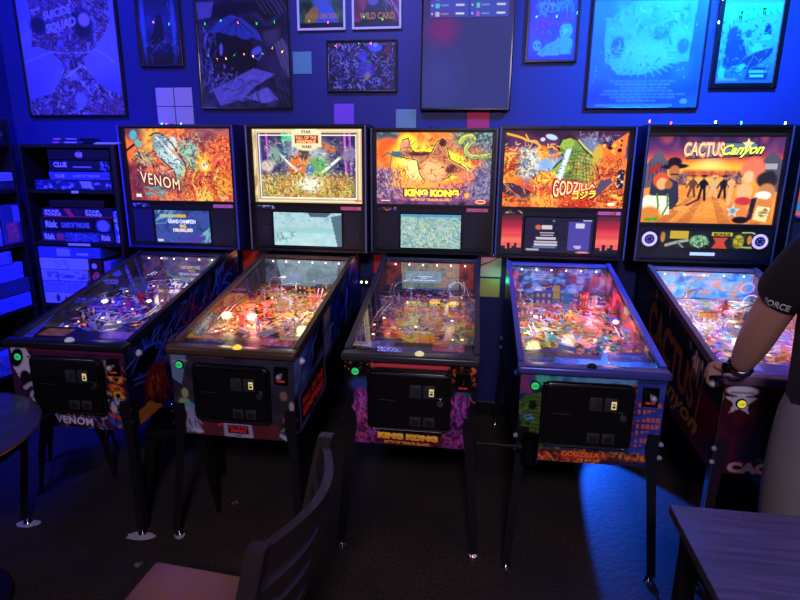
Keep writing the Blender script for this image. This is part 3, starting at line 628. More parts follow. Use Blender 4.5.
    for e, (a, b, c, d) in enumerate(((dx0 + .012, dx1 - .012, dz1 - .016, dz1 - .012), (dx0 + .012, dx1 - .012, dz0 + .012, dz0 + .016))): 
        bm = NB(); bx(bm, a, b, -.0155, -.012, c, d, .001); obj('hinge_strip', bm, mat('dark_steel', '#50505a', .3, .8), dz)
    bm = NB(); prism(bm, rr_(dx0 + .018, dx1 - .018, dz0 + .020, dz1 - .020, .018), 'y', -.020, -.0121); cd = obj('coin_door', bm, mat('door_black', '#0a0a0d', .35, bump=.05, nscale=120), r)
    mx = (dx0 + dx1) / 2 + .03; sz = dz1 - .085
    for k, xx in enumerate((mx, mx + .060)):
        bm = NB(); bx(bm, xx - .026, xx + .026, -.026, -.020, sz - .030, sz + .030, .003); c_ = obj('coin_slot', bm, mat('slot_grey', '#34343e', .35), cd, True)
        bm = NB(); bx(bm, xx + .000, xx + .020, -.028, -.0262, sz - .017, sz + .017, .002)
        obj('price_button', bm, emat('coin_yellow', '#f0dc90', .55) if k else mat('slot_inner', '#2c2c34', .3), c_)
        if k:
            bm = NB(); bx(bm, xx + .004, xx + .016, -.0288, -.0282, sz - .011, sz - .001); bx(bm, xx + .004, xx + .016, -.0288, -.0282, sz + .003, sz + .008); obj('price_mark', bm, mat('ink_black', '#141414'), c_)
    for xx in (mx, mx + .060):
        bm = NB(); bx(bm, xx - .024, xx + .026, -.0255, -.020, dz0 + .035, dz0 + .080, .003); cf = obj('coin_return', bm, mat('slot_grey'), cd, True)
        bm = NB(); bx(bm, xx - .013, xx + .015, -.027, -.0256, dz0 + .042, dz0 + .066, .002); obj('return_flap', bm, RUBBER, cf)
    lx, lz = dx1 - .045, (dz0 + dz1) / 2 + .01
    bm = NB(); cyl(bm, (lx, -.020, lz), (lx, -.031, lz), .016, .014, 20); cyl(bm, (lx, -.031, lz), (lx, -.033, lz), .006, .005, 12); bx(bm, lx - .020, lx + .012, -.024, -.020, lz + .018, lz + .022, .001); obj('door_lock', bm, CHROME, cd, True)
    bm = NB(); bx(bm, dx0 + .05, dx0 + .12, -.0212, -.0200, lz - .002, lz + .001); obj('door_seam', bm, mat('seam_grey', '#3a3a44', .4), cd)
    for sx_ in (dx0 + .006, dx1 - .006, (dx0 + dx1) / 2):
        for sz_ in ((dz1 - .006,) if sx_ != dx0 else (dz1 - .006, dz0 + .006)):
            bm = NB(); sph(bm, (sx_, -.013, sz_), .0045, 8); obj('carriage_bolt', bm, CHROME, dz)
    # start button
    if S.get('start'):
        su, sv, sc, tx = S['start']; p = ff(su, sv, 0)
        bm = NB(); cyl(bm, p + Vector((0, -.001, 0)), p + Vector((0, -.007, 0)), .0215, .019, 24); sb = obj('start_button_ring', bm, BLKG, r, True)
        bm = NB(); cyl(bm, p + Vector((0, -.0065, 0)), p + Vector((0, -.010, 0)), .0165, .015, 24); obj('start_button', bm, mat('start_' + sc, sc, .3, emit=.5), sb)
        bf = plane_fn(p + Vector((-.01, -.0105, .004)), (.02, 0, 0), (0, 0, -.008)); text('button_lettering', tx, bf, (0, 0, 1, 1), mat('ink_black', '#141414'), sb, .02, lift=.0004)
    # launch / plunger housing
    if S.get('launch'):
        px, pz = .232, .832
        bm = NB(); bx(bm, px - .034, px + .030, -.010, -.001, pz - .045, pz + .040, .006); hp = obj('plunger_plate', bm, BLKG, r, True)
        bm = NB(); cyl(bm, (px, -.010, pz + .004), (px, -.030, pz + .004), .008, .008, 14); sph(bm, (px, -.036, pz + .004), .014, 14); obj('plunger_knob', bm, mat('knob_' + S['launch'], S['launch'], .25, .4), hp, True)
        bm = NB(); bx(bm, px - .020, px + .016, -.0112, -.010, pz - .030, pz - .022); obj('plate_mark', bm, emat('mark_red', '#c03040', .3), hp)
    # --- side decals and flipper buttons
    for s in (1, -1):
        if s > 0 and not S.get('right', True): continue
        def sf(u, v, q=0.0, s=s):
            y = L * u if s > 0 else L * (1 - u); zt = ztop(y) - .022 if y < 1.12 else 1.13
            return Vector((s * (h + .0015 + q), y, zt + (ZB + .002 + .03 * y / L - zt) * v))
        canvas('side_decal', S['side'](s), sf, art_mat(0, .35), r)
        for t in S.get('side_text', {}).get(s, []): text('title_lettering', t[0], sf, t[1], t[2], r, **t[3])
        bm = NB(); cyl(bm, (s * (h + .001), .105, .862), (s * (h + .010), .105, .862), .017, .015, 20); cyl(bm, (s * (h + .010), .105, .862), (s * (h + .018), .105, .862), .011, .009, 16); obj('flipper_button', bm, mat('flip_' + S.get('flip', '#d8d4f4'), S.get('flip', '#d8d4f4'), .3), r, True)
    # --- legs
    for sx in (-1, 1):
        for sy in (-1, 1):
            lg = obj('leg', leg_mesh(sx, sy), S.get('legm', LEG), r); lg.location = (sx * h, 0 if sy < 0 else L, 0)
            for z in (.625, .565):
                bm = NB(); d = Vector((sx, sy, 0)).normalized() * .008; q = Vector((sx * .004, sy * .004, z)); cyl(bm, q, q + d, .011, .010, 6); sph(bm, q + d, .008, 8); obj('leg_bolt', bm, S.get('boltm', LEG), lg)
            bm = NB(); c = Vector((sx * .016, sy * .046, 0)); cyl(bm, c + Vector((0, 0, .0)), c + Vector((0, 0, .010)), .024, .018, 20); cyl(bm, c + Vector((0, 0, .010)), c + Vector((0, 0, .045)), .006, .006, 10); obj('leveler_foot', bm, CHROME, lg, True)
    if S.get('chrome_edge'):
        for s in (-1, 1): bm = NB(); tube(bm, [(s * (h + .003), -.004, .895), (s * (h + .003), -.004, .60), (s * (h + .012), -.020, .40), (s * (h + .038), -.064, .03)], .0028, 6, False); obj('corner_trim', bm, CHROME, r, True)
    # --- backbox
    bw, bz0, bz1, yf, yb_ = .374, 1.181, 1.930 + S.get('bz', 0), 1.147, 1.400
    edge = mat('edge_' + S.get('edge', '#14141a'), S.get('edge', '#14141a'), .35, .2)
    bm = NB()
    for s in (-1, 1):
        a, b = (bw - .014, bw) if s > 0 else (-bw, -bw + .014); prism(bm, [(yf, bz0), (yb_, bz0), (yb_, bz1), (yf, bz1)], 'x', a, b)
    bx(bm, -bw + .014, bw - .014, yf + .004, yb_, bz1 - .014, bz1); bx(bm, -bw + .014, bw - .014, yf + .004, yb_, bz0, bz0 + .014); bx(bm, -bw + .014, bw - .014, yb_ - .012, yb_, bz0 + .014, bz1 - .014)
    obj('backbox_body', bm, edge, r)
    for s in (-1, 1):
        a, b = (bw - .011, bw - .003) if s > 0 else (-bw + .003, -bw + .011); bm = NB(); bx(bm, a, b, yf - .002, yf, bz0 + .004, bz1 - .004, .001); obj('edge_trim', bm, mat('lit_edge_' + S.get('trim', '#50506c'), S.get('trim', '#50506c'), .4, .2), r)  # added strips: lighter colour stands in for light on the wing edges
    gx, gz0, gz1 = S.get('gx', .340), S.get('gz0', 1.480), S.get('gz1', 1.905) + S.get('bz', 0); ig = .030
    bm = NB(); yg = yf + .034
    bx(bm, -bw + .014, -gx, yf + .022, yg + .012, bz0 + .014, bz1 - .014); bx(bm, gx, bw - .014, yf + .022, yg + .012, bz0 + .014, bz1 - .014)
    bx(bm, -gx, gx, yf + .022, yg + .012, gz1, bz1 - .014); bx(bm, -gx, gx, yf + .018, yg + .012, gz0 - .014, gz0); obj('backglass_frame', bm, BLK, r)
    if S.get('topstrip'):
        bm = NB(); bx(bm, -gx, gx - .01, yf + .019, yf + .022, gz1 + .006, gz1 + .022); obj('top_trim', bm, mat('brass_trim', '#8a6a50', .25, .9), r)
    gf = plane_fn((-gx, yg, gz1), (2 * gx, 0, 0), (0, 0, -(gz1 - gz0)))
    bg = canvas('backglass', S['back'](), gf, art_mat(S.get('be_', 1.0), .3, 0, .0, .15), r)
    bm = NB(); bx(bm, -gx, gx, yg + .003, yg + .010, gz0, gz1); obj('light_box', bm, BLK, r)
    for t in S.get('back_text', []): text('title_lettering', t[0], gf, t[1], t[2], bg, **t[3])
    # speaker panel
    sp = plane_fn((-.355, yf + .024, gz0 - .016), (.71, 0, 0), (0, 0, -(gz0 - .016 - bz0 - .012)))
    bm = NB(); bx(bm, -bw + .0145, bw - .0145, yf + .024, yf + .036, bz0 + .0145, gz0 - .0145, .003); spn = obj('speaker_panel', bm, mat('panel_' + S.get('panel', '#16161c'), S.get('panel', '#16161c'), .4), r)
    S['speaker'](S, r, spn, yf)
    bm = NB(); cyl(bm, (-.02, yf + .020, bz1), (-.02, yf + .020, bz1 + .004), .01, .01, 8); cyl(bm, (.0, yf + .10, bz1), (.0, yf + .10, bz1 + .004), .03, .03, 12); obj('top_latch', bm, BLK, r)
    return r

def playfield_parts(S, r, pf, rng):
    P = S['pal']; clear = mat('ramp_plastic', '#c8d0e0', .12, coat=.6)
    steel = mat('wire_steel', '#b8b8c4', .2, 1.0)
    # apron with two cards
    a0, a1 = .855, 1.0
    bm = NB(); vs = [pf(.0, a0 + .01, .001), pf(.30, a0 - .015, .001), pf(.42, a0 + .03, .001), pf(.60, a0 + .03, .001), pf(.72, a0 - .015, .001), pf(1.0, a0 - .015, .001), pf(1, 1, .001), pf(0, 1, .001)]
    lo = [bm.verts.new(v) for v in vs]; hi = [bm.verts.new(v + Vector((0, 0, .024))) for v in vs]
    bm.faces.new(hi); bm.faces.new(lo[::-1])
    for i in range(8): bm.faces.new((lo[i], lo[(i + 1) % 8], hi[(i + 1) % 8], hi[i]))
    bmesh.ops.recalc_face_normals(bm, faces=bm.faces); ap = obj('apron', bm, mat('apron_' + P['apron'], P['apron'], .3, noise=.3, nscale=8), r)
    for k, (u0, u1) in enumerate(((.06, .33), (.66, .93))):
        A = Art(40, 14, P['cards'][k], 3 + k + S['seed']); A.mottle([P['cards'][k], P['cards'][k], P['cards2'][k]], 3, .8); A.strokes(14, ['#f0e8f8', P['cards2'][k]], .25, .06, (.08, .1, .92, .9), .6, 0, 6)
        canvas('instruction_card', A, lambda u, v, q=0, u0=u0, u1=u1: pf(u0 + (u1 - u0) * u, a0 + .022 + .085 * v, .0265), art_mat(.12, .4), ap)
    # flippers
    for s, u in ((-1, .34), (1, .64)):
        bm = NB(); a = pf(u, .775, .012); b = pf(u - s * .105, .82, .012)
        for (c, q) in ((a, .011), (b, .006)): cyl(bm, c - Vector((0, 0, .008)), c + Vector((0, 0, .012)), q, q, 14)
        d = (b - a); n = Vector((-d.y, d.x, 0)).normalized()
        pl = [a + n * .011, b + n * .006, b - n * .006, a - n * .011]; prism(bm, [(p.x, p.y) for p in pl], 'z', a.z - .008, a.z + .012)
        fl = obj('flipper_bat', bm, mat('flip_bat_' + P['bat'], P['bat'], .3), r, True)
    # slingshots
    for s, u in ((-1, .24), (1, .74)):
        pts = [pf(u, .62), pf(u, .72), pf(u - s * .11, .755)]
        bm = NB(); prism(bm, [(p.x, p.y) for p in pts], 'z', pts[1].z + .020, pts[1].z + .024); sl = obj('slingshot_plastic', bm, mat('sling_' + P['sling'], P['sling'], .2, noise=.4, nscale=40, coat=.5, emit=.15), r)
        bm = NB(); q = [p + Vector((0, 0, .012)) for p in pts]; tube(bm, q + [q[0]], .003, 6, False); obj('rubber_ring', bm, WHITE, sl)
    # pop bumpers
    for (u, v) in S.get('bumpers', [(.62, .28), (.80, .30), (.72, .40)]):
        c = pf(u, v); bm = NB(); cyl(bm, c, c + Vector((0, 0, .030)), .020, .017, 20); bp = obj('pop_bumper', bm, WHITE, r, True)
        bm = NB(); cyl(bm, c + Vector((0, 0, .030)), c + Vector((0, 0, .040)), .031, .026, 24); obj('bumper_cap', bm, mat('cap_' + P['cap'], P['cap'], .2, emit=.8), bp, True)
        bm = NB(); vs = bmesh.ops.create_circle(bm, segments=8, radius=.03)['verts']; bm.free()
        bm = NB(); tube(bm, [c + Vector((.027 * math.cos(t), .027 * math.sin(t), .016)) for t in [k * math.pi / 6 for k in range(13)]], .0018, 6, False); obj('bumper_skirt_ring', bm, steel, bp)
    # wire ramps: two rails each
    for path in S['ramps']:
        base = [pf(*q) for q in path]; bm = NB()
        for o in (-.011, .011): tube(bm, [p + Vector((o, o * .4, 0)) for p in base], .0022, 6)
        P_ = spline(base, 4)
        for i in range(0, len(P_), 3): tube(bm, [P_[i] + Vector((-.011, -.004, 0)), P_[i] + Vector((0, 0, -.010)), P_[i] + Vector((.011, .004, 0))], .0013, 5, False)
        obj('wire_ramp', bm, steel, r, True)
    # coloured plastics on posts
    for k in range(S.get('nplast', 16)):
        u = rng.choice([rng.uniform(.04, .22), rng.uniform(.78, .96), rng.uniform(.2, .8)]); v = rng.uniform(.04, .60) if .22 < u < .78 else rng.uniform(.06, .72)
        c = pf(u, v); n = rng.randint(4, 7); a0_ = rng.uniform(0, 6.3); hh = rng.uniform(.022, .055); sz = rng.uniform(.014, .034)
        pl = [(c.x + sz * rng.uniform(.6, 1.2) * math.cos(a0_ + 6.283 * i / n), c.y + sz * 1.2 * rng.uniform(.6, 1.2) * math.sin(a0_ + 6.283 * i / n)) for i in range(n)]
        pl = [(max(-.245, min(.245, x)), y) for x, y in pl]
        col = rng.choice(P['plastics']); bm = NB(); prism(bm, pl, 'z', c.z + hh, c.z + hh + .003)
        pp = obj('playfield_plastic', bm, mat('plast_' + col, col, .2, noise=.5, nscale=60, emit=.18), r)
        bm = NB(); cyl(bm, c, c + Vector((0, 0, hh)), .004, .004, 8); cyl(bm, c + Vector((0, 0, hh * .3)), c + Vector((0, 0, hh * .55)), .008, .008, 12); obj('post', bm, WHITE, pp, True)
    # lamps
    for k in range(S.get('nlamp', 26)):
        u, v = rng.uniform(.05, .95), rng.uniform(.05, .82); c = pf(u, v, 0.001); col = rng.choice(P['lamps'])
        bm = NB(); cyl(bm, c, c + Vector((0, 0, .0015)), .008, .008, 14) if rng.random() < .6 else sph(bm, c + Vector((0, 0, .012)), .0045, 10)
        obj('playfield_lamp', bm, emat('lamp_' + col, col, S.get('le', 2.2)), r)
    # row of white spot lamps at the rear
    for k in range(S.get('nrear', 6)):
        c = Vector((-.21 + .42 * k / max(1, S.get('nrear', 6) - 1), 1.085, ztop(1.085) - .022)); bm = NB(); sph(bm, c, .0045, 8); obj('rear_lamp', bm, emat('lamp_rear', '#fff2e0', 6), r)
    # drop targets
    for k in range(4):
        c = pf(.30 + .035 * k, .36 + .02 * k); bm = NB(); bx(bm, c.x - .007, c.x + .007, c.y, c.y + .003, c.z, c.z + .022, .001); obj('drop_target', bm, mat('target_' + P['target'], P['target'], .3), r)
    # ball guide rails and shooter lane
    bm = NB(); tube(bm, [pf(.925, .90, .010), pf(.925, .3, .010), pf(.90, .14, .010), pf(.78, .05, .010), pf(.5, .02, .010), pf(.2, .05, .010), pf(.07, .16, .010)], .0022, 6); obj('ball_guide', bm, steel, r, True)
    for f in S.get('toys', []): f(r, pf)

def stern_speaker(screen, leftcol='#1b1a2e', rightcol='#16161c', cones=False, glow=None, sx=(-.19, .175), e=.8, rig='#c04058'):
    def f(S, r, spn, yf):
        gz0 = 1.480; y = yf + .0225
        x0, x1 = sx; z0, z1 = 1.215, 1.420
        bm = NB(); bx(bm, x0 - .006, x1 + .006, y - .0015, y + .001, z0 - .006, z1 + .006, .001); obj('screen_bezel', bm, BLKG, spn)
        fn = plane_fn((x0, y - .002, z1), (x1 - x0, 0, 0), (0, 0, -(z1 - z0))); sc = canvas('display_screen', screen[0], fn, art_mat(e, .2, 0, .05), spn)
        for t in screen[1]: text('display_lettering', t[0], fn, t[1], emat('disp_' + t[2], t[2], .9), sc, .03, lift=.0006)
        for k, (a, b, c) in enumerate(((-.335, x0 - .018, leftcol), (x1 + .018, .335, rightcol))):
            A = Art(40, 56, c, 3)
            if glow:
                A.vgrad(['#3a1420', glow[0], glow[1], glow[1]])
                for i in range(9):
                    hh = A.rng.uniform(.84, .95) if i not in (3, 6) else .76; w = .12
                    A.rect(i * .11 - .02, hh, i * .11 + w, 1, '#140c18')
                for yy in range(26): A.rect(0, yy / 26, 1, yy / 26 + .008, '#601020', .35)
            dark = '#0b0b12' if not glow else glow[0]
            if not glow:
                for yy in range(18):
                    for xx in range(13): A.rect(xx / 13 + .02, yy / 18 + .01, xx / 13 + .05, yy / 18 + .03, '#06060b', .8)
            gf_ = plane_fn((a, y, 1.435 if glow else 1.425), (b - a, 0, 0), (0, 0, -.215 if glow else -.205)); g = canvas('speaker_grille', A, gf_, art_mat(1.0 if glow else 0, .5, 0, .3 if glow else 1), spn)
            if cones:
                cx = (a + b) / 2; bm = NB(); cyl(bm, (cx, y, 1.285), (cx, y - .003, 1.285), .048, .045, 28); cyl(bm, (cx, y - .003, 1.285), (cx, y - .0045, 1.285), .018, .014, 20); obj('speaker_cone', bm, mat('cone_grey', '#22222e', .5), spn)
        bm = NB(); bx(bm, .205, .335, y - .001, y + .001, 1.440, 1.462, .001); st = obj('red_info_strip', bm, emat('strip_' + rig, rig, .35), spn)
        bm = NB()
        for k in range(9): bx(bm, .212 + k * .0095, .219 + k * .0095, y - .0016, y - .001, 1.452, 1.457)
        for k in range(5): bx(bm, .212 + k * .012, .221 + k * .012, y - .0016, y - .001, 1.444, 1.4475)
        bx(bm, .308, .330, y - .0016, y - .001, 1.443, 1.459); obj('strip_marks', bm, mat('strip_white', '#c8a8c8', .5), st)
        A = Art(40, 8, '#18142c', S['seed']); A.mottle(['#18142c', '#28224c'], 2); A.strokes(14, S.get('mini', ['#5060c0']), .5, .2, (.05, .1, .95, .9), 1, 0, 60)
        canvas('corner_sticker', A, plane_fn((-.335, y - .0008, 1.462), (.12, 0, 0), (0, 0, -.022)), art_mat(.25, .4), spn)
        bm = NB(); cyl(bm, (0.0, y + .001, 1.451), (0.0, y - .002, 1.451), .004, .004, 10); obj('panel_camera', bm, BLKG, spn)
    return f

# ---------------------------------------------------------------- the art of each machine
INK = ['#201020', '#180c18', '#2c1424']
def back1():
    A = Art(216, 141, '#c8583c', 101); A.mottle(['#b03c38', '#e07848', '#c85040', '#f09858', '#a04050'], 6, octv=3)
    A.mottle(['#54304c', '#785068', '#6c3c50'], 5, .9, (0, 0, .24, .12), .1); A.mottle(['#6a4060', '#9a6878', '#584068'], 6, .8, (.62, 0, 1, .22), .15)
    A.mottle(['#6c2c44', '#8c3c4c', '#5c2840'], 6, .9, (0, .48, .16, 1), .1)
    A.mottle(['#e87040', '#f8a858', '#e8c858', '#d06040'], 9, .9, (.16, .0, .44, .30), .1)
    A.poly([(0, .12), (.10, .26), (.08, .40), (0, .42)], '#f07830'); A.line([(0, .30), (.14, .16)], .03, '#301830'); A.ell(.08, .09, .035, .07, '#58b0c8', 20, .3); A.ell(.12, .20, .04, .05, '#70b8b0', 40, .4)
    A.ell(.16, .40, .10, .10, '#b09878', 20, .5); A.strokes(88, ['#3c2838', '#e8c890', '#503848'], 0.062, 0.0099, (.07, .28, .28, .56), .9)
    A.ell(.34, .22, .08, .15, '#8098a8', -20, .4); A.ell(.42, .42, .15, .10, '#b8d0d0', 35, .4); A.ell(.50, .58, .06, .14, '#a8c8b8', 5, .4); A.ell(.45, .20, .05, .09, '#d0d8d0', 0, .3)
    A.line([(.24, .10), (.32, .06), (.42, .16), (.50, .34), (.56, .52), (.54, .72)], .018, '#182838', 1, True); A.line([(.28, .34), (.36, .46), (.44, .58), (.46, .74)], .018, '#182838', 1, True); A.line([(.30, .12), (.40, .28), (.50, .46)], .026, '#f0f8f0', .8, True)
    A.ell(.60, .30, .10, .13, '#98c8b0', 40, .5); A.ell(.64, .46, .08, .10, '#88b898', 20, .5)
    A.strokes(264, ['#304058', '#e8f0e8', '#486078', '#243048', '#c8e0d8'], 0.062, 0.0081, (.28, .08, .72, .70), .9, 40, 70)
    A.ell(.74, .46, .08, .14, '#f0b850', -10, .4); A.ell(.74, .50, .03, .06, '#fff0c0', 0, .4); A.ell(.90, .30, .10, .24, '#e06848', 20, .7)
    for k in range(12): x = .55 + .035 * k; A.line([(x, .56 + .02 * (k % 3)), (x - .04, .74), (x + .03, .98)], .028, ['#f8c050', '#e87838', '#d04838'][k % 3], .9, True)
    A.ell(.72, .93, .08, .10, '#f8c860', 0, .5); A.ell(.90, .78, .07, .18, '#f0a040', 10, .7)
    A.strokes(572, ['#601c2c', '#f8d080', '#802838', '#f8a060', '#401828'], 0.050, 0.0081, (.52, .10, 1, 1), .85); A.strokes(264, ['#402030', '#c86050', '#e09060'], 0.050, 0.0074, (0, .6, .6, 1), .6)
    A.ell(.30, .74, .24, .11, '#5c3850', 8, .7, .75); A.strokes(44, ['#78b8b8', '#508898'], 0.087, 0.0112, (.12, .80, .34, .94), .8, 10, 20)
    A.rect(.05, .91, .10, .95, '#fff0f0'); A.rect(.87, .93, .95, .965, '#e0a8a0'); return A
def back2():
    A = Art(216, 141, '#28224c', 102); A.mottle(['#241c48', '#403868', '#302858', '#58486c'], 6)
    for x, c, y1 in ((.13, '#c858d8', .82), (.84, '#d860d8', .86), (.885, '#b060d8', .70), (.065, '#7068c8', .98), (.28, '#28b8c8', .4), (.36, '#30a8d8', .45)): A.line([(x, .02), (x + .02, y1)], .030, c)
    A.rect(.27, .0, .36, .16, '#30d088'); A.strokes(22, ['#f0fff8', '#108050'], 0.037, 0.0074, (.28, .02, .35, .14))
    A.ell(.50, .42, .20, .30, '#c8d0d8', 0, .9, .9); A.ell(.44, .52, .11, .20, '#e87838', 10, .5); A.ell(.47, .32, .045, .09, '#584848', 0, .4); A.ell(.60, .52, .10, .15, '#60b060', -20, .6); A.ell(.52, .60, .04, .12, '#4878c8', 8, .4)
    A.line([(.24, .32), (.40, .56)], .030, '#ffe8d8'); A.line([(.80, .38), (.62, .60)], .036, '#f0ffe8')
    A.ell(.68, .24, .10, .05, '#c87850', 20, .5); A.ell(.90, .34, .09, .10, '#8878a8', -20, .6); A.ell(.20, .36, .06, .14, '#80a098', 0, .5); A.ell(.13, .50, .06, .08, '#d8c8b8', 0, .5)
    A.strokes(308, ['#f0e8d0', '#181430', '#c08858', '#88a8b0', '#302850'], 0.050, 0.0087, (.10, .16, .95, .60), .85)
    A.mottle(['#787030', '#e8d868', '#b89848', '#e88850', '#587038', '#f8f0a0'], 14, 1, (.06, .62, .94, .96), .12, 3); A.ell(.52, .74, .10, .10, '#fffff0', 0, .9)
    A.strokes(572, ['#f8f8a8', '#504820', '#e88048', '#90b848', '#fff8d0', '#382820'], 0.037, 0.0081, (.06, .58, .92, .95), .9)
    fc = '#dcc090'
    for a in ((0, 0, .048, 1), (.955, 0, 1, 1), (0, 0, 1, .06), (0, .95, 1, 1)): A.rect(*a, fc)
    for a in ((.056, .07, .064, .94), (.940, .07, .948, .94), (.056, .075, .948, .09), (.056, .925, .948, .94)): A.rect(*a, '#fffbe0')
    for x in (.02, .975): A.line([(x, .0), (x, 1)], .012, '#fff0c8')
    for y in (.025, .975): A.line([(0, y), (1, y)], .012, '#fff0c8')
    A.strokes(10, ['#8c7448'], .20, .02, (0, 0, .03, 1), .5, 90, 5)
    A.line([(.38, .06), (.385, .21), (.61, .21), (.615, .06), (.38, .06)], .055, '#f4e4b4'); A.rect(.365, .03, .635, .24, '#f4e4b4'); A.ell(.5, .03, .11, .05, '#f8ecc0', 0, .3); A.ell(.5, .24, .10, .05, '#f4e4b4', 0, .3)
    A.rect(.392, .085, .605, .195, '#7c2c20'); A.rect(.93, .95, .99, .975, '#e85840'); return A
def back3():
    A = Art(216, 138, '#f07838', 103); A.mottle(['#f05830', '#f88848', '#f07038', '#f8a050'], 5, octv=3)
    A.mottle(['#58788c', '#3c4c64', '#78988c'], 9, .95, (0, 0, .20, .10), .08); A.ell(.10, .25, .09, .17, '#e86030', 20, .4); A.ell(.22, .24, .08, .08, '#f89050', 0, .6)
    A.ell(.45, .42, .30, .24, '#f8e040', 12, .7); A.ell(.36, .50, .18, .18, '#fff090', 0, .8); A.ell(.62, .44, .22, .17, '#f8e848', 12, .5); A.ell(.27, .14, .08, .12, '#f8d840', 0, .5)
    # generic rocky spires and a broken ledge in the halo
    A.poly([(.20, .30), (.23, .10), (.28, .08), (.30, .22), (.34, .27), (.48, .28), (.53, .12), (.58, .08), (.62, .22), (.64, .36), (.78, .48), (.80, .58), (.66, .58), (.58, .66), (.55, .76), (.46, .74), (.38, .56), (.36, .38), (.22, .34)], '#b87858')
    OL = [(.20, .30), (.23, .10), (.28, .08), (.30, .22), (.34, .27), (.48, .28), (.53, .12), (.58, .08), (.62, .22), (.64, .36), (.78, .48), (.80, .58), (.66, .58), (.58, .66), (.55, .76), (.46, .74), (.38, .56), (.36, .38), (.22, .34), (.20, .30)]
    A.line(OL, .030, '#fff06a', .8); A.line(OL, .014, '#3c1c20')
    A.ell(.50, .52, .11, .14, '#f8b078', 25, .5); A.ell(.25, .18, .045, .08, '#c89070', 0, .4); A.ell(.66, .50, .05, .06, '#683c3c', 0, .4); A.ell(.76, .54, .05, .04, '#a06858', 10, .4); A.ell(.38, .29, .10, .03, '#5c3434', -3, .5); A.ell(.58, .14, .03, .05, '#4c2c34', 0, .4)
    A.strokes(242, ['#502830', '#783c38', '#f0a878', '#382028'], 0.056, 0.0074, (.20, .10, .80, .72), .8, 20, 90)
    A.line([(.20, .34), (.10, .28), (.05, .34)], .018, '#406070'); A.line([(.20, .30), (.14, .26), (.12, .48)], .014, '#406070'); A.ell(.18, .30, .05, .04, '#486878', 0, .4)
    A.ell(.19, .60, .07, .16, '#f0a838', 0, .6); A.strokes(88, ['#c85828', '#f8e068', '#a84028'], 0.050, 0.0087, (.14, .45, .28, .76), .9, 90, 40)
    A.mottle(['#5c8080', '#38485c', '#88a890', '#6c5c78'], 14, 1, (.66, 0, 1, .22), .16, 3); A.mottle(['#68648c', '#98a098', '#504868', '#78708c'], 16, 1, (.91, .16, 1, .60), .1, 3)
    sn = [(1.02, .30), (.92, .32), (.82, .32), (.78, .24), (.80, .16), (.84, .10), (.82, .05), (.76, .07), (.73, .13)]
    A.line(sn, .085, '#506848', 1, True); A.line(sn, .062, '#c8c058', 1, True); A.line([(x, y + .014) for x, y in sn], .024, '#88a860', 1, True)
    A.mottle(['#8c6490', '#e07880', '#584468', '#b06c88', '#f0908c'], 9, 1, (0, .72, 1, 1), .12, 3); A.mottle(['#584c78', '#908cac', '#403458', '#c88898'], 12, 1, (.0, .50, .14, .98), .1, 3); A.mottle(['#584c78', '#88809c', '#483c60'], 14, 1, (.82, .50, 1, .95), .12, 3)
    A.ell(.78, .60, .08, .07, '#f88058', 0, .7); A.ell(.36, .72, .24, .06, '#f8a050', 0, .8)
    A.strokes(440, ['#382848', '#f0a0a0', '#a89cc0', '#281c38'], 0.043, 0.0068, (0, .48, .22, 1), .8, 80, 50); A.strokes(440, ['#382848', '#a8a8c0', '#887898', '#281c38'], 0.043, 0.0068, (.78, .04, 1, 1), .75, 110, 60); A.strokes(132, ['#683850', '#f8b080'], 0.043, 0.0074, (.2, .62, .8, .78), .7)
    A.mottle(['#503450', '#785078', '#382840'], 8, 1, (0, .93, 1, 1), .05); A.ell(.80, .86, .022, .035, '#f8a830', 0, .3); A.rect(.04, .94, .12, .96, '#e8b8a8'); A.ell(.92, .95, .045, .028, '#f8d0a8', 0, .2); A.ell(.92, .95, .036, .018, '#d83830', 0, .2)
    return A
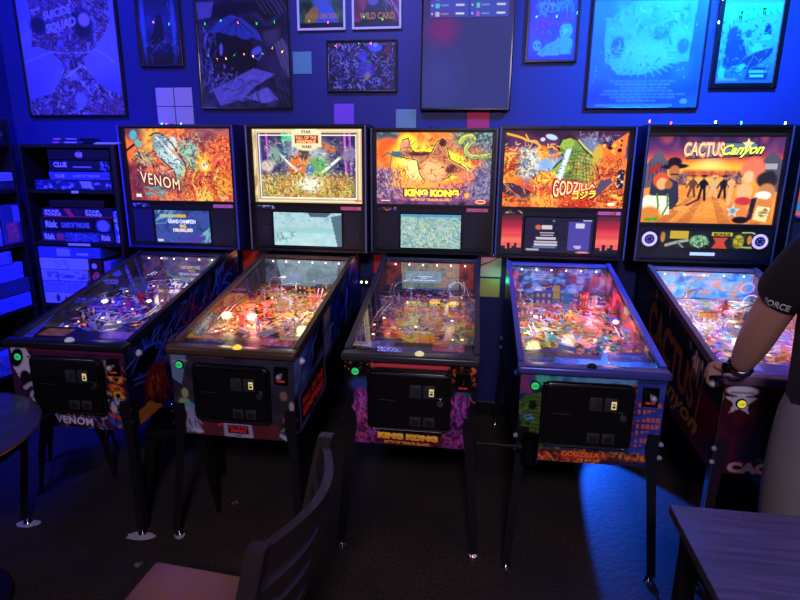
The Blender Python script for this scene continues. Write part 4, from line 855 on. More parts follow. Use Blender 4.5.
def back4():
    A = Art(216, 141, '#40284c', 104); A.vgrad(['#382040', '#583860', '#7878b0', '#a07088', '#d85830', '#b83c28']); A.mottle(['#382244', '#704868', '#4c3458'], 5, .5, (0, 0, 1, .35), .1)
    A.ell(.34, .46, .20, .16, '#90b8e8', 0, 1, .9); A.ell(.68, .20, .10, .12, '#7898c8', 0, .9, .7)
    # green ridge, pale beam, amber slopes
    A.poly([(.44, .20), (.47, .11), (.53, .08), (.59, .12), (.64, .22), (.74, .36), (.80, .62), (.72, .70), (.44, .68), (.36, .60), (.44, .42), (.50, .34), (.46, .28)], '#789048')
    A.ell(.51, .17, .055, .075, '#98b050', -20, .4); A.ell(.74, .52, .09, .17, '#e8c050', -10, .5); A.ell(.66, .46, .08, .16, '#a8b058', 0, .6)
    for k in range(9): A.line([(.56 + k * .022, .20 + k * .03), (.54 + k * .03, .66)], .010, '#3c5030', .7)
    for k in range(9): A.line([(.52, .28 + k * .045), (.62, .26 + k * .045), (.72, .30 + k * .045)], .010, '#3c5030', .6)
    A.line([(.44, .68), (.36, .60), (.44, .42), (.50, .34), (.46, .28), (.44, .20), (.47, .11), (.53, .08), (.59, .12), (.64, .22), (.74, .36), (.80, .62)], .016, '#1c2818'); A.line([(.60, .12), (.66, .22), (.77, .36), (.83, .60)], .022, '#e8d860', .8)
    A.poly([(.36, .54), (.50, .40), (.58, .46), (.44, .62), (.38, .66)], '#98a848'); A.ell(.34, .62, .11, .10, '#f0b048', 0, .4); A.strokes(88, ['#a03828', '#f8e068', '#c85830'], 0.062, 0.0124, (.24, .52, .46, .74), .8)
    A.strokes(132, ['#283820', '#d0d868'], 0.031, 0.0062, (.45, .1, .8, .6), .6)
    A.poly([(.505, .24), (.55, .22), (.49, .62), (.44, .90), (.40, .90), (.44, .60)], '#98d8f0'); A.poly([(.515, .25), (.542, .24), (.475, .62), (.425, .88), (.415, .86), (.455, .6)], '#f8ffff')
    A.line([(.02, .04), (.12, .08), (.20, .13), (.26, .14), (.30, .24), (.38, .32), (.46, .28)], .030, '#f0a838', 1, True); A.line([(.17, .05), (.20, .13)], .02, '#f0a838'); A.ell(.31, .28, .05, .09, '#f09830', 30, .4); A.strokes(66, ['#f8c850', '#d87028'], 0.050, 0.0112, (.24, .16, .44, .38), .9, 40, 60)
    A.ell(.31, .11, .02, .025, '#c0c8d8', 0, .3); A.ell(.38, .08, .05, .035, '#b8c8d8', 15, .3)
    A.mottle(['#b0c0c0', '#506880', '#e0e8d8', '#7890a0'], 16, 1, (.12, .22, .28, .60), .06, 3); A.ell(.34, .42, .04, .06, '#88a8d0', 0, .3)
    A.mottle(['#f08838', '#a03828', '#f8c058', '#582030'], 12, 1, (0, .22, .12, .62), .06, 3); A.strokes(132, ['#281828', '#f8c868', '#e07840', '#e8d0c8'], 0.062, 0.0087, (.0, .16, .3, .6), .9)
    A.mottle(['#f8a040', '#e86830', '#f8d060'], 8, 1, (0, .60, .16, .72), .05); A.poly([(.0, .68), (.08, .68), (.28, .82), (.30, .92), (.16, .94), (.0, .80)], '#403850'); A.line([(.01, .69), (.16, .90), (.28, .88)], .014, '#c08878'); A.mottle(['#d05830', '#f08848', '#803028'], 12, 1, (0, .86, .16, 1), .06)
    A.ell(.34, .92, .14, .10, '#f8a048', 0, .8); A.line([(.30, .78), (.30, .95)], .02, '#f8b858'); A.line([(.36, .76), (.36, .98)], .02, '#f8b858')
    A.mottle(['#e85830', '#f09848', '#a83828', '#f8b858'], 9, 1, (.76, .34, 1, 1), .10, 3)
    A.poly([(.76, .16), (.84, .22), (.88, .14), (.99, .02), (.98, .30), (.94, .44), (.84, .44), (.78, .32)], '#e88038'); A.ell(.90, .34, .07, .09, '#e07030', 0, .5); A.dots(12, ['#301818', '#f8b848'], .022, (.80, .12, .96, .30)); A.ell(.76, .30, .04, .12, '#c8a848', 0, .4)
    A.strokes(352, ['#601820', '#f8c868', '#902c20', '#f89850', '#381018'], 0.050, 0.0081, (.46, .34, 1, 1), .75); A.strokes(220, ['#702028', '#f8b058', '#982c20'], 0.043, 0.0081, (0, .70, .5, 1), .75)
    A.poly([(.80, .64), (.88, .60), (.90, .66), (.78, .84), (.76, .80)], '#605068'); A.rect(.935, .50, .985, .74, '#382838'); A.dots(8, ['#c0d0d0'], .014, (.94, .52, .98, .72)); A.strokes(39, ['#b8c0d0'], 0.056, 0.0062, (.60, .04, .88, .14), .8); A.ell(.905, .945, .035, .022, '#f8e0c0', 0, .2); return A
def back5():
    A = Art(230, 141, '#f0a040', 105); A.vgrad(['#382848', '#604068', '#9c4868', '#e8603c', '#f8903c', '#fcc048', '#fcc850'], y0=0, y1=.46); A.vgrad(['#f8b048', '#f0a048', '#e89048', '#f0a450', '#e89844', '#d88838'], y0=.46, y1=1)
    A.mottle(['#38284c', '#7c4878', '#50346c', '#c85868'], 4, .65, (0, 0, 1, .22), .14)
    A.ell(.48, .36, .10, .09, '#fff8b8', 0, 1.2, .95); A.ell(.48, .38, .34, .09, '#fcd048', 0, 1.2, .6)
    A.mottle(['#a83c30', '#d06038', '#f08038'], 22, .9, (.28, .38, .72, .46), .04, 3)
    for x0, x1, dx in ((.36, .28, -.16), (.44, .38, -.10), (.52, .54, .06), (.58, .66, .16)): A.poly([(x0, .68), (x0 + .03, .68), (x1 + dx + .10, 1), (x1 + dx, 1)], '#b86838', .65)
    A.strokes(198, ['#f8c870', '#c87838', '#e89048'], 0.099, 0.0074, (.12, .6, .8, 1), .5, 0, 20)
    # wooden false fronts on both sides
    A.poly([(0, .34), (.02, .28), (.09, .15), (.17, .30), (.17, .54), (0, .60)], '#686070'); A.poly([(.84, .30), (.92, .15), (1, .26), (1, .62), (.86, .56)], '#605868')
    for k in range(5): A.rect(.03 + .027 * k, .30, .04 + .027 * k, .50, '#403848', .8)
    A.poly([(.03, .36), (.11, .30), (.12, .36), (.04, .44)], '#a83c38'); A.rect(.88, .30, .97, .36, '#a8a8a8'); A.ell(.93, .50, .04, .12, '#382c38', 0, .3)
    A.rect(.20, .42, .32, .54, '#8c6868'); A.rect(.60, .42, .72, .54, '#8c6868'); A.strokes(110, ['#48303c', '#c09080'], 0.031, 0.0062, (.19, .40, .33, .56)); A.strokes(110, ['#48303c', '#c09080'], 0.031, 0.0062, (.6, .40, .73, .56))
    # four small figures in the street
    for x, c, hgt in ((.37, '#704838', .20), (.45, '#241c28', .24), (.53, '#d8b080', .20), (.60, '#342430', .21)):
        A.ell(x, .47, .013, .026, '#b07850', 0, .3); A.ell(x, .445, .026, .012, c, 0, .3); A.ell(x, .54, .026, .055, c, 0, .3)
        A.line([(x - .01, .58), (x - .025, .48 + hgt)], .030, c); A.line([(x + .01, .58), (x + .022, .48 + hgt)], .030, c); A.line([(x - .02, .51), (x - .045, .58)], .018, c); A.line([(x + .02, .51), (x + .045, .57)], .018, c)
    # plain stand-in townsfolk, left and right
    A.ell(.22, .34, .10, .030, '#2c1c20', -3, .3); A.ell(.215, .29, .052, .055, '#2c1c20', 0, .3); A.ell(.22, .40, .042, .075, '#c07848', 0, .3); A.line([(.20, .43), (.25, .43)], .018, '#4c2c28')
    A.poly([(.06, .50), (.18, .46), (.26, .52), (.28, .74), (.24, .84), (.04, .80)], '#403c50'); A.ell(.13, .50, .062, .095, '#d86038', 0, .3); A.ell(.14, .54, .042, .070, '#f0b078', 0, .3); A.ell(.05, .76, .052, .09, '#f0e8d0', 0, .3); A.poly([(.08, .68), (.20, .68), (.22, .90), (.08, .92)], '#f0ead8')
    A.line([(.11, .66), (.13, .80), (.12, .90)], .022, '#508830'); A.line([(.19, .66), (.20, .80), (.17, .90)], .022, '#508830'); A.ell(.07, .90, .08, .09, '#d88840', 0, .4); A.ell(.19, .55, .03, .05, '#b07040', 0, .3)
    A.line([(.24, .80), (.33, .80), (.42, .72)], .026, '#604038'); A.ell(.30, .82, .05, .03, '#e8a060', -10, .3)
    A.ell(.80, .36, .085, .13, '#f08060', 0, .3); A.ell(.775, .45, .040, .070, '#f8c090', 0, .3); A.ell(.76, .62, .06, .10, '#f8b880', 0, .3); A.ell(.76, .73, .06, .05, '#c84048', 0, .3); A.line([(.66, .52), (.65, .76)], .05, '#f0b078'); A.ell(.655, .52, .03, .04, '#f0b078', 0, .3)
    A.ell(.91, .48, .075, .09, '#3c302c', 0, .3); A.ell(.92, .62, .065, .10, '#c88858', 0, .3); A.ell(.90, .66, .06, .05, '#e8e4d8', 0, .3); A.poly([(.82, .68), (.98, .72), (.98, .96), (.80, .98)], '#d88848'); A.poly([(.82, .70), (.86, .68), (.84, .94), (.80, .96)], '#382c3c')
    A.poly([(.87, .78), (.97, .80), (.95, .97), (.85, .94)], '#f0dca0'); A.strokes(26, ['#705038'], 0.043, 0.0062, (.88, .81, .94, .92), .9, 5, 5); A.ell(.72, .86, .09, .09, '#e08848', 0, .4)
    st = [(.695 + .055 * (1 if k % 2 == 0 else .45) * math.sin(k * math.pi / 5), .845 - .085 * (1 if k % 2 == 0 else .45) * math.cos(k * math.pi / 5)) for k in range(10)]; A.poly(st, '#b8ccd0'); A.ell(.695, .845, .02, .03, '#7c98a0', 0, .4)
    A.ell(.76, .95, .06, .04, '#281c28', 0, .3)
    # title plate and star
    A.poly([(.27, .12), (.33, .06), (.80, .07), (.82, .14), (.78, .21), (.30, .25)], '#70808c'); A.line([(.27, .12), (.33, .06), (.80, .07), (.82, .14), (.78, .21), (.30, .25), (.27, .12)], .014, '#2c3440')
    st = [(.735 + .05 * (1 if k % 2 == 0 else .42) * math.sin(k * math.pi / 5), .085 - .075 * (1 if k % 2 == 0 else .42) * math.cos(k * math.pi / 5)) for k in range(10)]; A.poly(st, '#f4d8a0')
    A.strokes(17, ['#48a030'], 0.050, 0.0124, (.02, .95, .12, .98), .9, 0, 10); return A
def back6():
    A = Art(80, 60, '#d85030', 106); A.mottle(['#e04828', '#f07038', '#c03828'], 4); A.ell(.1, .62, .05, .08, '#f0c840', 0, .3); A.ell(.06, .85, .08, .08, '#3870b0', 0, .3); A.strokes(132, ['#401818', '#f8d060', '#e8e0d0', '#2850a0'], 0.062, 0.0099); return A

def pf_art(seed, base, pals, inkpal, n=900):
    def f():
        A = Art(104, 170, base, seed)
        for (reg, pal, k, amt) in pals: A.mottle(pal, k, amt, reg, .10, 3)
        A.strokes(n, inkpal, .055, .011, (0, .02, 1, .9), .85); A.dots(70, ['#fff0c0', '#f8c860', '#f06048', '#60a8f8', '#ffffff'], .010, (.05, .05, .92, .88))
        for k in range(7): a = R(200 + 23 * k); A.line([(.49 + .06 * math.cos(a), .72 + .03 * math.sin(a)), (.49 + .20 * math.cos(a), .72 + .11 * math.sin(a))], .016, '#fff0c0', .8)
        return A.punch(1.55, .50 if seed == 205 else .58)
    return f

def front1():
    A = Art(110, 80, '#2c1238', 111); A.mottle(['#1c1030', '#4c1a48', '#241038'], 5); A.rect(0, 0, 1, .05, '#681c40')
    A.poly([(.03, .02), (.16, .0), (.19, .12), (.16, .38), (.10, .50), (.03, .28)], '#d0cde8'); A.ell(.07, .14, .05, .12, '#0c0a18', 20, .2); A.ell(.12, .40, .05, .10, '#14101c', 0, .2); A.line([(.10, .52), (.17, .46), (.2, .56)], .05, '#b8b0cc', 1, True); A.ell(.18, .62, .05, .08, '#b8b4dc', 0, .3); A.ell(.185, .62, .025, .05, '#1c1430', 0, .3)
    for y, c in ((.30, '#e86028'), (.34, '#f8a030'), (.46, '#e05828'), (.54, '#f0b038')): A.ell(.90, y, .07, .05, c, 20, .4); A.ell(.905, y + .01, .02, .03, '#281018', 0, .3)
    A.ell(.88, .16, .07, .06, '#807888', 0, .4); A.ell(.90, .70, .07, .12, '#b0b4e0', 0, .2); A.ell(.92, .71, .04, .06, '#100c1c', 0, .2); A.ell(.90, .86, .10, .10, '#3850b8', 0, .4); A.line([(.83, .80), (.95, .86)], .05, '#d84828'); A.line([(.20, .9), (.32, .80), (.42, .95)], .03, '#6878d8')
    A.strokes(120, ['#8090e8', '#0c0818', '#e0d8f0', '#a83050'], .10, .014, (0, .55, 1, 1), .8); A.strokes(40, ['#0c0818', '#f8c060'], .06, .012, (.8, .1, 1, .8), .8); return A
def front2():
    A = Art(110, 80, '#2c2c3c', 112); A.mottle(['#242634', '#3a3a50', '#2c2834'], 5); A.mottle(['#5c2430', '#6c2c38'], 4, 1, (.18, .80, .86, 1), .02)
    A.poly([(0, 0), (.14, 0), (.08, .38), (0, .30)], '#6888b0'); A.rect(.2, .0, .45, .03, '#a04848'); A.line([(.02, .10), (.14, .08)], .012, '#f8a0a0')
    A.ell(.10, .48, .03, .06, '#a8a878', 0, .3); A.ell(.09, .60, .05, .06, '#90b080', 10, .4); A.ell(.11, .64, .07, .05, '#50a8b0', 0, .2); A.poly([(.03, .64), (.16, .66), (.22, .95), (.08, .96)], '#9c98c8'); A.strokes(30, ['#3c3c70', '#c8c8f0'], .06, .014, (.05, .68, .2, .95), .9, 80, 30); A.ell(.19, .95, .04, .03, '#c0c0e0', 0, .3)
    A.ell(.91, .44, .03, .06, '#8c6868', 0, .4); A.poly([(.88, .5), (.97, .48), (.98, .75), (.90, .78)], '#302c34'); A.ell(.97, .56, .02, .06, '#b0a8b8', 0, .4); A.ell(.92, .74, .025, .05, '#b06868', 0, .4); A.line([(.88, .88), (.98, .74)], .02, '#88a868'); A.line([(.88, .93), (.92, .97)], .05, '#a8b0d8'); A.line([(.36, .86), (.40, .82)], .02, '#f84038')
    A.line([(.42, .82), (.62, .82), (.63, .97), (.42, .97), (.42, .82)], .045, '#a8a4cc'); A.ell(.52, .81, .05, .03, '#a8a4cc', 0, .3); A.ell(.52, .98, .05, .03, '#a8a4cc', 0, .3); A.rect(.44, .85, .61, .94, '#300c14'); return A
def front3():
    A = Art(120, 84, '#0c0a14', 113); A.mottle(['#08070e', '#14101f'], 5)
    A.mottle(['#e85838', '#f8a030', '#f07038', '#c03850'], 9, 1, (0, 0, 1, .06), .04); A.mottle(['#f8a830', '#e86830', '#f8d048', '#b83048'], 10, 1, (0, 0, .22, .20), .06); A.mottle(['#f8a030', '#e05830'], 10, 1, (.82, 0, 1, .22), .06); A.rect(.22, .01, .82, .06, '#f04858')
    A.strokes(60, ['#08060c'], .14, .022, (0, 0, .24, .22), 1, 30, 90); A.strokes(50, ['#08060c'], .12, .022, (.8, 0, 1, .24), 1)
    A.ell(.12, .28, .08, .09, '#2c4890', 0, .6); A.ell(.90, .34, .06, .08, '#205868', 0, .6)
    for x in (.13, .88):
        A.ell(x, .42, .055, .10, '#a03cb0', 0, .4); A.poly([(x - .05, .40), (x + .05, .40), (x + .06, .68), (x - .06, .68)], '#883ca8'); A.strokes(70, ['#e068a8', '#401458', '#c858c8', '#281040'], .09, .012, (x - .07, .34, x + .07, .70), .9, 90, 30)
    A.mottle(['#301448', '#7c3090', '#501c60', '#b83c78'], 16, 1, (0, .74, .26, 1), .06, 3); A.mottle(['#301448', '#7c3090', '#501c60', '#a03878'], 16, 1, (.76, .74, 1, 1), .06, 3)
    for a in range(5): A.line([(.09, .76), (.09 + .07 * math.cos(R(200 + a * 35)), .76 + .12 * math.sin(R(200 + a * 35)))], .03, ['#7c38b8', '#d05068'][a % 2])
    A.strokes(120, ['#e05870', '#180820', '#8844c0'], .06, .012, (.0, .72, .28, 1), .9); A.strokes(120, ['#d05080', '#180820', '#8844c0'], .06, .012, (.74, .72, 1, 1), .9); A.mottle(['#2c1020', '#702838', '#3c1430'], 14, 1, (.26, .86, .76, 1), .05); return A
def front4():
    A = Art(110, 80, '#14283c', 114); A.mottle(['#102034', '#284878'], 5); A.rect(0, 0, 1, .03, '#3058b0'); A.mottle(['#4088c8', '#70b0e0', '#3068b0'], 8, 1, (.2, .0, .8, .09), .03); A.mottle(['#30b0a0', '#58d8b8', '#288888'], 8, 1, (.10, 0, .26, .14), .04); A.mottle(['#4040a0', '#a04068'], 8, 1, (0, 0, .10, .24), .03)
    A.poly([(0, .34), (.04, .26), (.12, .22), (.20, .20), (.20, .88), (.08, .80), (.03, .6)], '#4c7030'); A.ell(.10, .36, .03, .05, '#0c1408', 0, .3); A.ell(.08, .50, .04, .04, '#68a0d8', 30, .3)
    for k in range(14): A.line([(.02, .32 + .045 * k), (.10, .26 + .045 * k), (.2, .30 + .045 * k)], .010, '#18280c', .9, True)
    A.strokes(30, ['#8cb048', '#18280c'], .05, .010, (.02, .3, .2, .85), .8)
    A.mottle(['#1c2c80', '#3850c0'], 4, 1, (.80, .05, 1, .86), .03)
    for k in range(7):
        for j in range(5): A.rect(.83 + .032 * j, .26 + .08 * k, .85 + .032 * j, .31 + .08 * k, '#d86850')
    for y in (.40, .62, .76): A.line([(.80, y + .05), (.90, y), (1, y - .06)], .05, '#3440a8')
    for k in range(12): A.rect(.775 + .01 * (k % 2), .06 + .06 * k, .80 + .01 * (k % 2), .09 + .06 * k, '#c84038')
    A.mottle(['#b83828', '#e87838', '#601c1c', '#c85030'], 10, 1, (0, .86, 1, 1), .05, 3); A.poly([(.1, 1), (.12, .90), (.2, .88), (.24, 1)], '#c03838'); A.rect(.36, .88, .66, .94, '#c84828'); A.strokes(100, ['#f8b050', '#381010', '#f08040'], .06, .014, (.05, .84, 1, 1), .9); A.mottle(['#202c60', '#3c2038'], 6, 1, (.6, .94, 1, 1), .03)
    return A
def front5():
    A = Art(110, 80, '#3c0c14', 115); A.mottle(['#34080f', '#4c1018', '#300810'], 8, octv=3); A.ell(.40, .78, .16, .2, '#3c4020', 0, 1.2, .8)
    bl = [(.12 + .105 * (1 if k % 2 == 0 else .46) * math.sin(k * math.pi / 5), .19 - .150 * (1 if k % 2 == 0 else .46) * math.cos(k * math.pi / 5)) for k in range(10)]; A.poly(bl, '#c4c4e4'); A.ell(.12, .07, .105, .055, '#d4d4f0', 0, .2); A.line([(.05, .09), (.19, .09)], .012, '#404058'); A.dots(6, ['#8888a8'], .012, (.04, .08, .20, .27))
    A.line([(.36, .62), (.41, .66), (.40, .76), (.34, .82)], .05, '#60c050', 1, True); A.line([(.30, .82), (.36, .86), (.38, .98)], .05, '#8c8838', 1, True); A.line([(.30, .76), (.37, .78)], .03, '#a07038')
    return A
def side_blue(s):
    A = Art(170, 70, '#0a0c24', 121); A.mottle(['#06060f', '#141a4c', '#080814'], 4, octv=2); A.strokes(110, ['#2c48e0', '#4c68ff', '#1c2c90', '#7888ff'], .30, .020, (0, 0, 1, .6), .9, -40, 60); A.strokes(40, ['#6c2048', '#902c68'], .2, .03, (.35, .1, .7, .5), .8)
    if s > 0:
        A.ell(.13, .30, .07, .12, '#05050c', 10, .3); A.line([(.03, .3), (.12, .16), (.24, .28), (.14, .46), (.04, .40)], .025, '#3858ff', 1, True); A.ell(.17, .62, .07, .20, '#7c1c20', 0, .5); A.ell(.16, .66, .035, .12, '#b07058', 10, .4); A.strokes(40, ['#a02c28', '#38080c'], .25, .02, (.10, .45, .25, .9), .8, 90, 25); A.poly([(.26, .34), (.32, .30), (.36, .75), (.30, .85)], '#8c5c48'); A.poly([(.05, .82), (.12, .8), (.2, .98), (.05, 1)], '#c87830')
        A.mottle(['#0a0810', '#1c1018'], 4, .9, (.40, .5, 1, 1), .1)
    return A
def side_space(s):
    A = Art(170, 70, '#0c1030', 122); A.mottle(['#080818', '#1838b0', '#0c1440', '#2848c8'], 4); A.mottle(['#5878c8', '#88a0d8', '#38508c'], 4, 1, (0, .0, .16, .45), .08); A.poly([(.22, .16), (.34, .06), (.34, .80), (.24, .70)], '#0a0a18'); A.mottle(['#a87898', '#c8a8a0', '#6878c0'], 4, 1, (.36, .05, .46, .6), .03); A.strokes(60, ['#1c2c80', '#5878ff', '#06060f', '#98b0f0'], .2, .03, (0, 0, 1, .7), .8, -50, 40)
    A.mottle(['#06060c', '#0c0c18'], 4, 1, (.0, .55, 1, 1), .1); A.line([(.05, .5), (.05, .92), (.36, .86), (.36, .44), (.05, .5)], .07, '#6c60a0'); A.rect(.07, .56, .34, .84, '#481018'); return A
def side_dark(s):
    A = Art(170, 70, '#0a0a14', 123); A.mottle(['#060610', '#14142c', '#0c0818'], 4); A.strokes(60, ['#2c2c60', '#502038'], .2, .02, al=.7); return A
def side_west(s):
    A = Art(170, 74, '#10101c', 124); A.mottle(['#0c0c18', '#1a1c34', '#100c14'], 4); A.poly([(.40, .70), (1, .86), (1, 1), (.3, 1), (.5, .86)], '#4c0c12') if s < 0 else None; A.mottle(['#44090e', '#5c1418'], 6, 1, (.80, .30, 1, 1), .06)
    A.line([(.10, .30), (.30, .10), (.60, .04), (.78, .16), (.82, .34)], .035, '#5c2c1c', 1, True); A.line([(.84, .22), (.82, .92)], .03, '#a05040'); A.line([(.76, .18), (.80, .30)], .10, '#c89878'); A.ell(.79, .20, .03, .10, '#c09070', 0, .5); A.strokes(14, ['#f0e0d8', '#805040'], .2, .03, (.74, .05, .82, .3), .9, 90, 20)
    A.ell(.62, .88, .08, .05, '#1c2c70', 0, .3) if s < 0 else None
    for x, y in ((.28, .06), (.46, .02), (.70, .03)): A.line([(x, y), (x + .004, y + .1)], .016, '#b8a898')
    return A

# ---- toys standing on the playfields
def toy_tower(u, v, col, hgt=.09, w=.02):
    def f(r, pf):
        c = pf(u, v); bm = NB(); prism(bm, [(c.y - w, c.z), (c.y + w, c.z), (c.y + w * .35, c.z + hgt), (c.y - w * .35, c.z + hgt)], 'x', c.x - w * .8, c.x + w * .8)
        for k in range(4): bx(bm, c.x - w * .9, c.x + w * .9, c.y - w * 1.0, c.y + w * .9, c.z + .012 + k * hgt * .22, c.z + .015 + k * hgt * .22)
        obj('tower_toy', bm, mat('toy_' + col, col, .4, noise=.4, nscale=90), r)
    return f
def toy_dish(u, v, col, rad=.05, emit=.4, name='dish_toy', hgt=.09):
    def f(r, pf):
        c = pf(u, v); bm = NB(); lathe(bm, [(0, -.016), (rad * .5, -.010), (rad * .85, .004), (rad, .014), (rad * .98, .017), (rad * .8, .008), (rad * .45, -.005), (0, -.010)], (0, 0, 0), 24)
        bmesh.ops.rotate(bm, verts=bm.verts, cent=(0, 0, 0), matrix=Matrix.Rotation(R(60), 3, 'X')); bmesh.ops.translate(bm, verts=bm.verts, vec=c + Vector((0, 0, hgt))); d = obj(name, bm, mat('toy_' + col, col, .25, emit=emit), r, True)
        bm = NB(); cyl(bm, c, c + Vector((0, .01, hgt - .012)), .006, .005, 10); obj('toy_stand', bm, CHROME, d)
    return f
def toy_figure(u, v, col, sc=1.0):
    def f(r, pf):
        c = pf(u, v); bm = NB()
        for s in (-1, 1): cyl(bm, c + Vector((s * .008 * sc, 0, 0)), c + Vector((s * .005 * sc, 0, .022 * sc)), .005 * sc, .006 * sc, 8); cyl(bm, c + Vector((s * .010 * sc, 0, .040 * sc)), c + Vector((s * .024 * sc, -.008 * sc, .030 * sc)), .005 * sc, .004 * sc, 8)
        sph(bm, c + Vector((0, 0, .032 * sc)), .012 * sc, 10, (1, .8, 1.2)); sph(bm, c + Vector((0, 0, .052 * sc)), .008 * sc, 10); obj('small_figure_toy', bm, mat('toy_' + col, col, .35, noise=.3, nscale=90), r, True)
    return f
def toy_loop(u, v, col, rad=.045):
    def f(r, pf):
        c = pf(u, v) + Vector((0, 0, .05)); bm = NB(); tube(bm, [c + Vector((rad * math.cos(t), .012 * math.sin(t), rad * math.sin(t))) for t in [k * math.pi / 8 for k in range(17)]], .0035, 8, False); obj('loop_ramp', bm, mat('loop_' + col, col, .2, emit=.6), r, True)
    return f
def toy_block(u, v, col, sx_, sy_, sz_, roof=None, arch=False):
    def f(r, pf):
        c = pf(u, v); bm = NB(); bx(bm, c.x - sx_, c.x + sx_, c.y - sy_, c.y + sy_, c.z + .004, c.z + sz_, .003); b = obj('building_toy', bm, mat('toy_' + col, col, .4, noise=.5, nscale=70, emit=.08), r)
        bm = NB()
        for k in range(3):
            for j in range(2): bx(bm, c.x - sx_ * .75 + k * sx_ * .6, c.x - sx_ * .75 + k * sx_ * .6 + sx_ * .3, c.y - sy_ - .001, c.y - sy_, c.z + sz_ * (.25 + .4 * j), c.z + sz_ * (.45 + .4 * j))
        obj('toy_window', bm, emat('toy_window', '#d8b070', .18), b)
        if roof: bm = NB(); prism(bm, [(c.x - sx_ * 1.15, c.z + sz_), (c.x + sx_ * 1.15, c.z + sz_), (c.x, c.z + sz_ * 1.35)], 'y', c.y - sy_ * 1.1, c.y + sy_ * 1.1); obj('toy_roof', bm, mat('toy_' + roof, roof, .4), b)
    return f
def toy_car(u, v, body, roofc, rz=0.3):
    def f(r, pf):
        c = pf(u, v); bm = NB(); mt = Matrix.Rotation(rz, 4, 'Z')
        vs = bx(bm, -.045, .045, -.018, .018, .014, .040, .004); vs += bx(bm, -.030, .030, -.015, .015, .040, .054, .005); bmesh.ops.transform(bm, matrix=Matrix.Translation(c) @ mt, verts=bm.verts); b = obj('mine_cart_toy', bm, mat('toy_' + body, body, .35, noise=.4, nscale=60), r)
        for x in (-.03, .03):
            for y in (-.02, .02): bm = NB(); q = Vector(c) + (mt @ Vector((x, y, .012))); w = Vector((0, .006, 0)); cyl(bm, q - w, q + w, .011, .011, 14); obj('wheel', bm, mat('toy_' + roofc, roofc, .4), b)
    return f
def toy_screen(u, v, hgt):
    def f(r, pf):
        c = pf(u, v, hgt); bm = NB(); bx(bm, c.x - .115, c.x + .10, c.y, c.y + .006, c.z, c.z + .075, .002); b = obj('playfield_screen', bm, BLKG, r)
        A = Art(90, 34, '#5068a0', 3); A.mottle(['#3c4c80', '#8090b8', '#5c70a8'], 6, octv=3); A.strokes(60, ['#98a8d0', '#303c68'], .3, .03, al=.6, ang=90, jit=10)
        fn = plane_fn((c.x - .113, c.y - .0008, c.z + .073), (.211, 0, 0), (0, 0, -.071)); canvas('screen_image', A, fn, art_mat(.75, .3, 0, .1), b)
        A_ = [(.34, .44, .74, .50), (.44, .60, .60, .64), (.22, .74, .86, .80)]
        bm = NB()
        for (u0, v0, u1, v1) in A_:
            k = u0
            while k < u1:
                w_ = .03; p = fn(k, v0, .001); q = fn(min(k + w_, u1), v1, .001); bx(bm, p.x, q.x, p.y - .0006, p.y, q.z, p.z); k += w_ * 1.4
        obj('screen_marks', bm, emat('disp_#d8e8ff', '#d8e8ff', .9), b)
        bm = NB(); cyl(bm, pf(u - .1, v), pf(u - .1, v, hgt), .005, .005, 8); cyl(bm, pf(u + .1, v), pf(u + .1, v, hgt), .005, .005, 8); obj('screen_post', bm, CHROME, b)
    return f

YELL = emat('title_cream', '#ffe87a', 1.0); YELO = emat('title_yellow', '#fff238', 1.0); ORG = emat('title_orange', '#f8a860', 1.0); DRED = emat('title_dark', '#701c20', .5)
REDT = emat('title_red', '#d83830', .9); CREA = emat('title_pale', '#fff8d8', 1.0)
LAV = mat('print_lavender', '#c4c0ec', .4, emit=.06); RDP = mat('print_red', '#c82830', .4, emit=.10); ORP = mat('print_orange', '#f09838', .4, emit=.10); GRP = mat('print_steel', '#9c98b8', .4, emit=.04); DKP = mat('print_dark', '#1c0c14', .5); RUST = mat('print_rust', '#8c4c2c', .45, noise=.3); OCH = mat('print_ochre', '#a87830', .45, noise=.2)
def slope(k, grow=0.0, tail=None):
    def w(x, y, u, v):
        vv = v + x * k
        return u, vv
    return w
def venom_w(x, y, u, v):
    e = np.clip(np.abs(x - .5) * 2, 0, 1) ** 2          # outer letters taller
    v2 = v + .11 * x + 0 * e
    return u, v2
def godz_w(x, y, u, v):
    top = .63 + .0 * x; bot = .90 - .16 * x; top = top - .0 * x + .05 * (1 - x) - .03
    return u, bot + (top - bot) * y - .02 * x
def scr(seed, pal, fn=None):
    A = Art(80, 45, pal[0], seed); A.mottle(pal, 5, octv=3)
    if fn: fn(A)
    return A
def s1(A):
    A.ell(.8, .9, .3, .2, '#5048a8', 0, .8); A.rect(.10, .13, .58, .23, '#f0c838')
    A.strokes(30, ['#90e8e8', '#70c8f0'], .3, .02, (0, 0, .28, .45), .9, -40, 30); A.strokes(24, ['#90e8d8'], .3, .02, (.8, .65, 1, 1), .9, -40, 30); A.rect(.03, .9, .12, .95, '#f0e8e8')
def s2(A):
    A.poly([(0, .55), (.2, .42), (.4, .5), (.6, .38), (1, .52), (1, .7), (0, .7)], '#a8dce0'); A.rect(0, .62, 1, 1, '#c8f0f0'); A.mottle(['#a8e0e8', '#d8f8f8'], 6, .7, (0, .6, 1, 1)); A.poly([(.5, 0), (.85, 0), (.78, .14), (.55, .14)], '#506878'); A.poly([(.84, .12), (1, .05), (1, 1), (.93, 1)], '#5c7c8c'); A.strokes(20, ['#587880'], .12, .02, (.05, .6, .3, .8), .7)
def s3(A):
    A.mottle(['#e8f8f0', '#78b0c8', '#a8d8b8', '#f0f8e0', '#5890c0'], 10, 1, (0, .1, 1, 1), .1, 3); A.rect(0, 0, 1, .10, '#60b0e0'); A.strokes(90, ['#f8fff8', '#5c88a8', '#88b890'], .15, .02, al=.8)
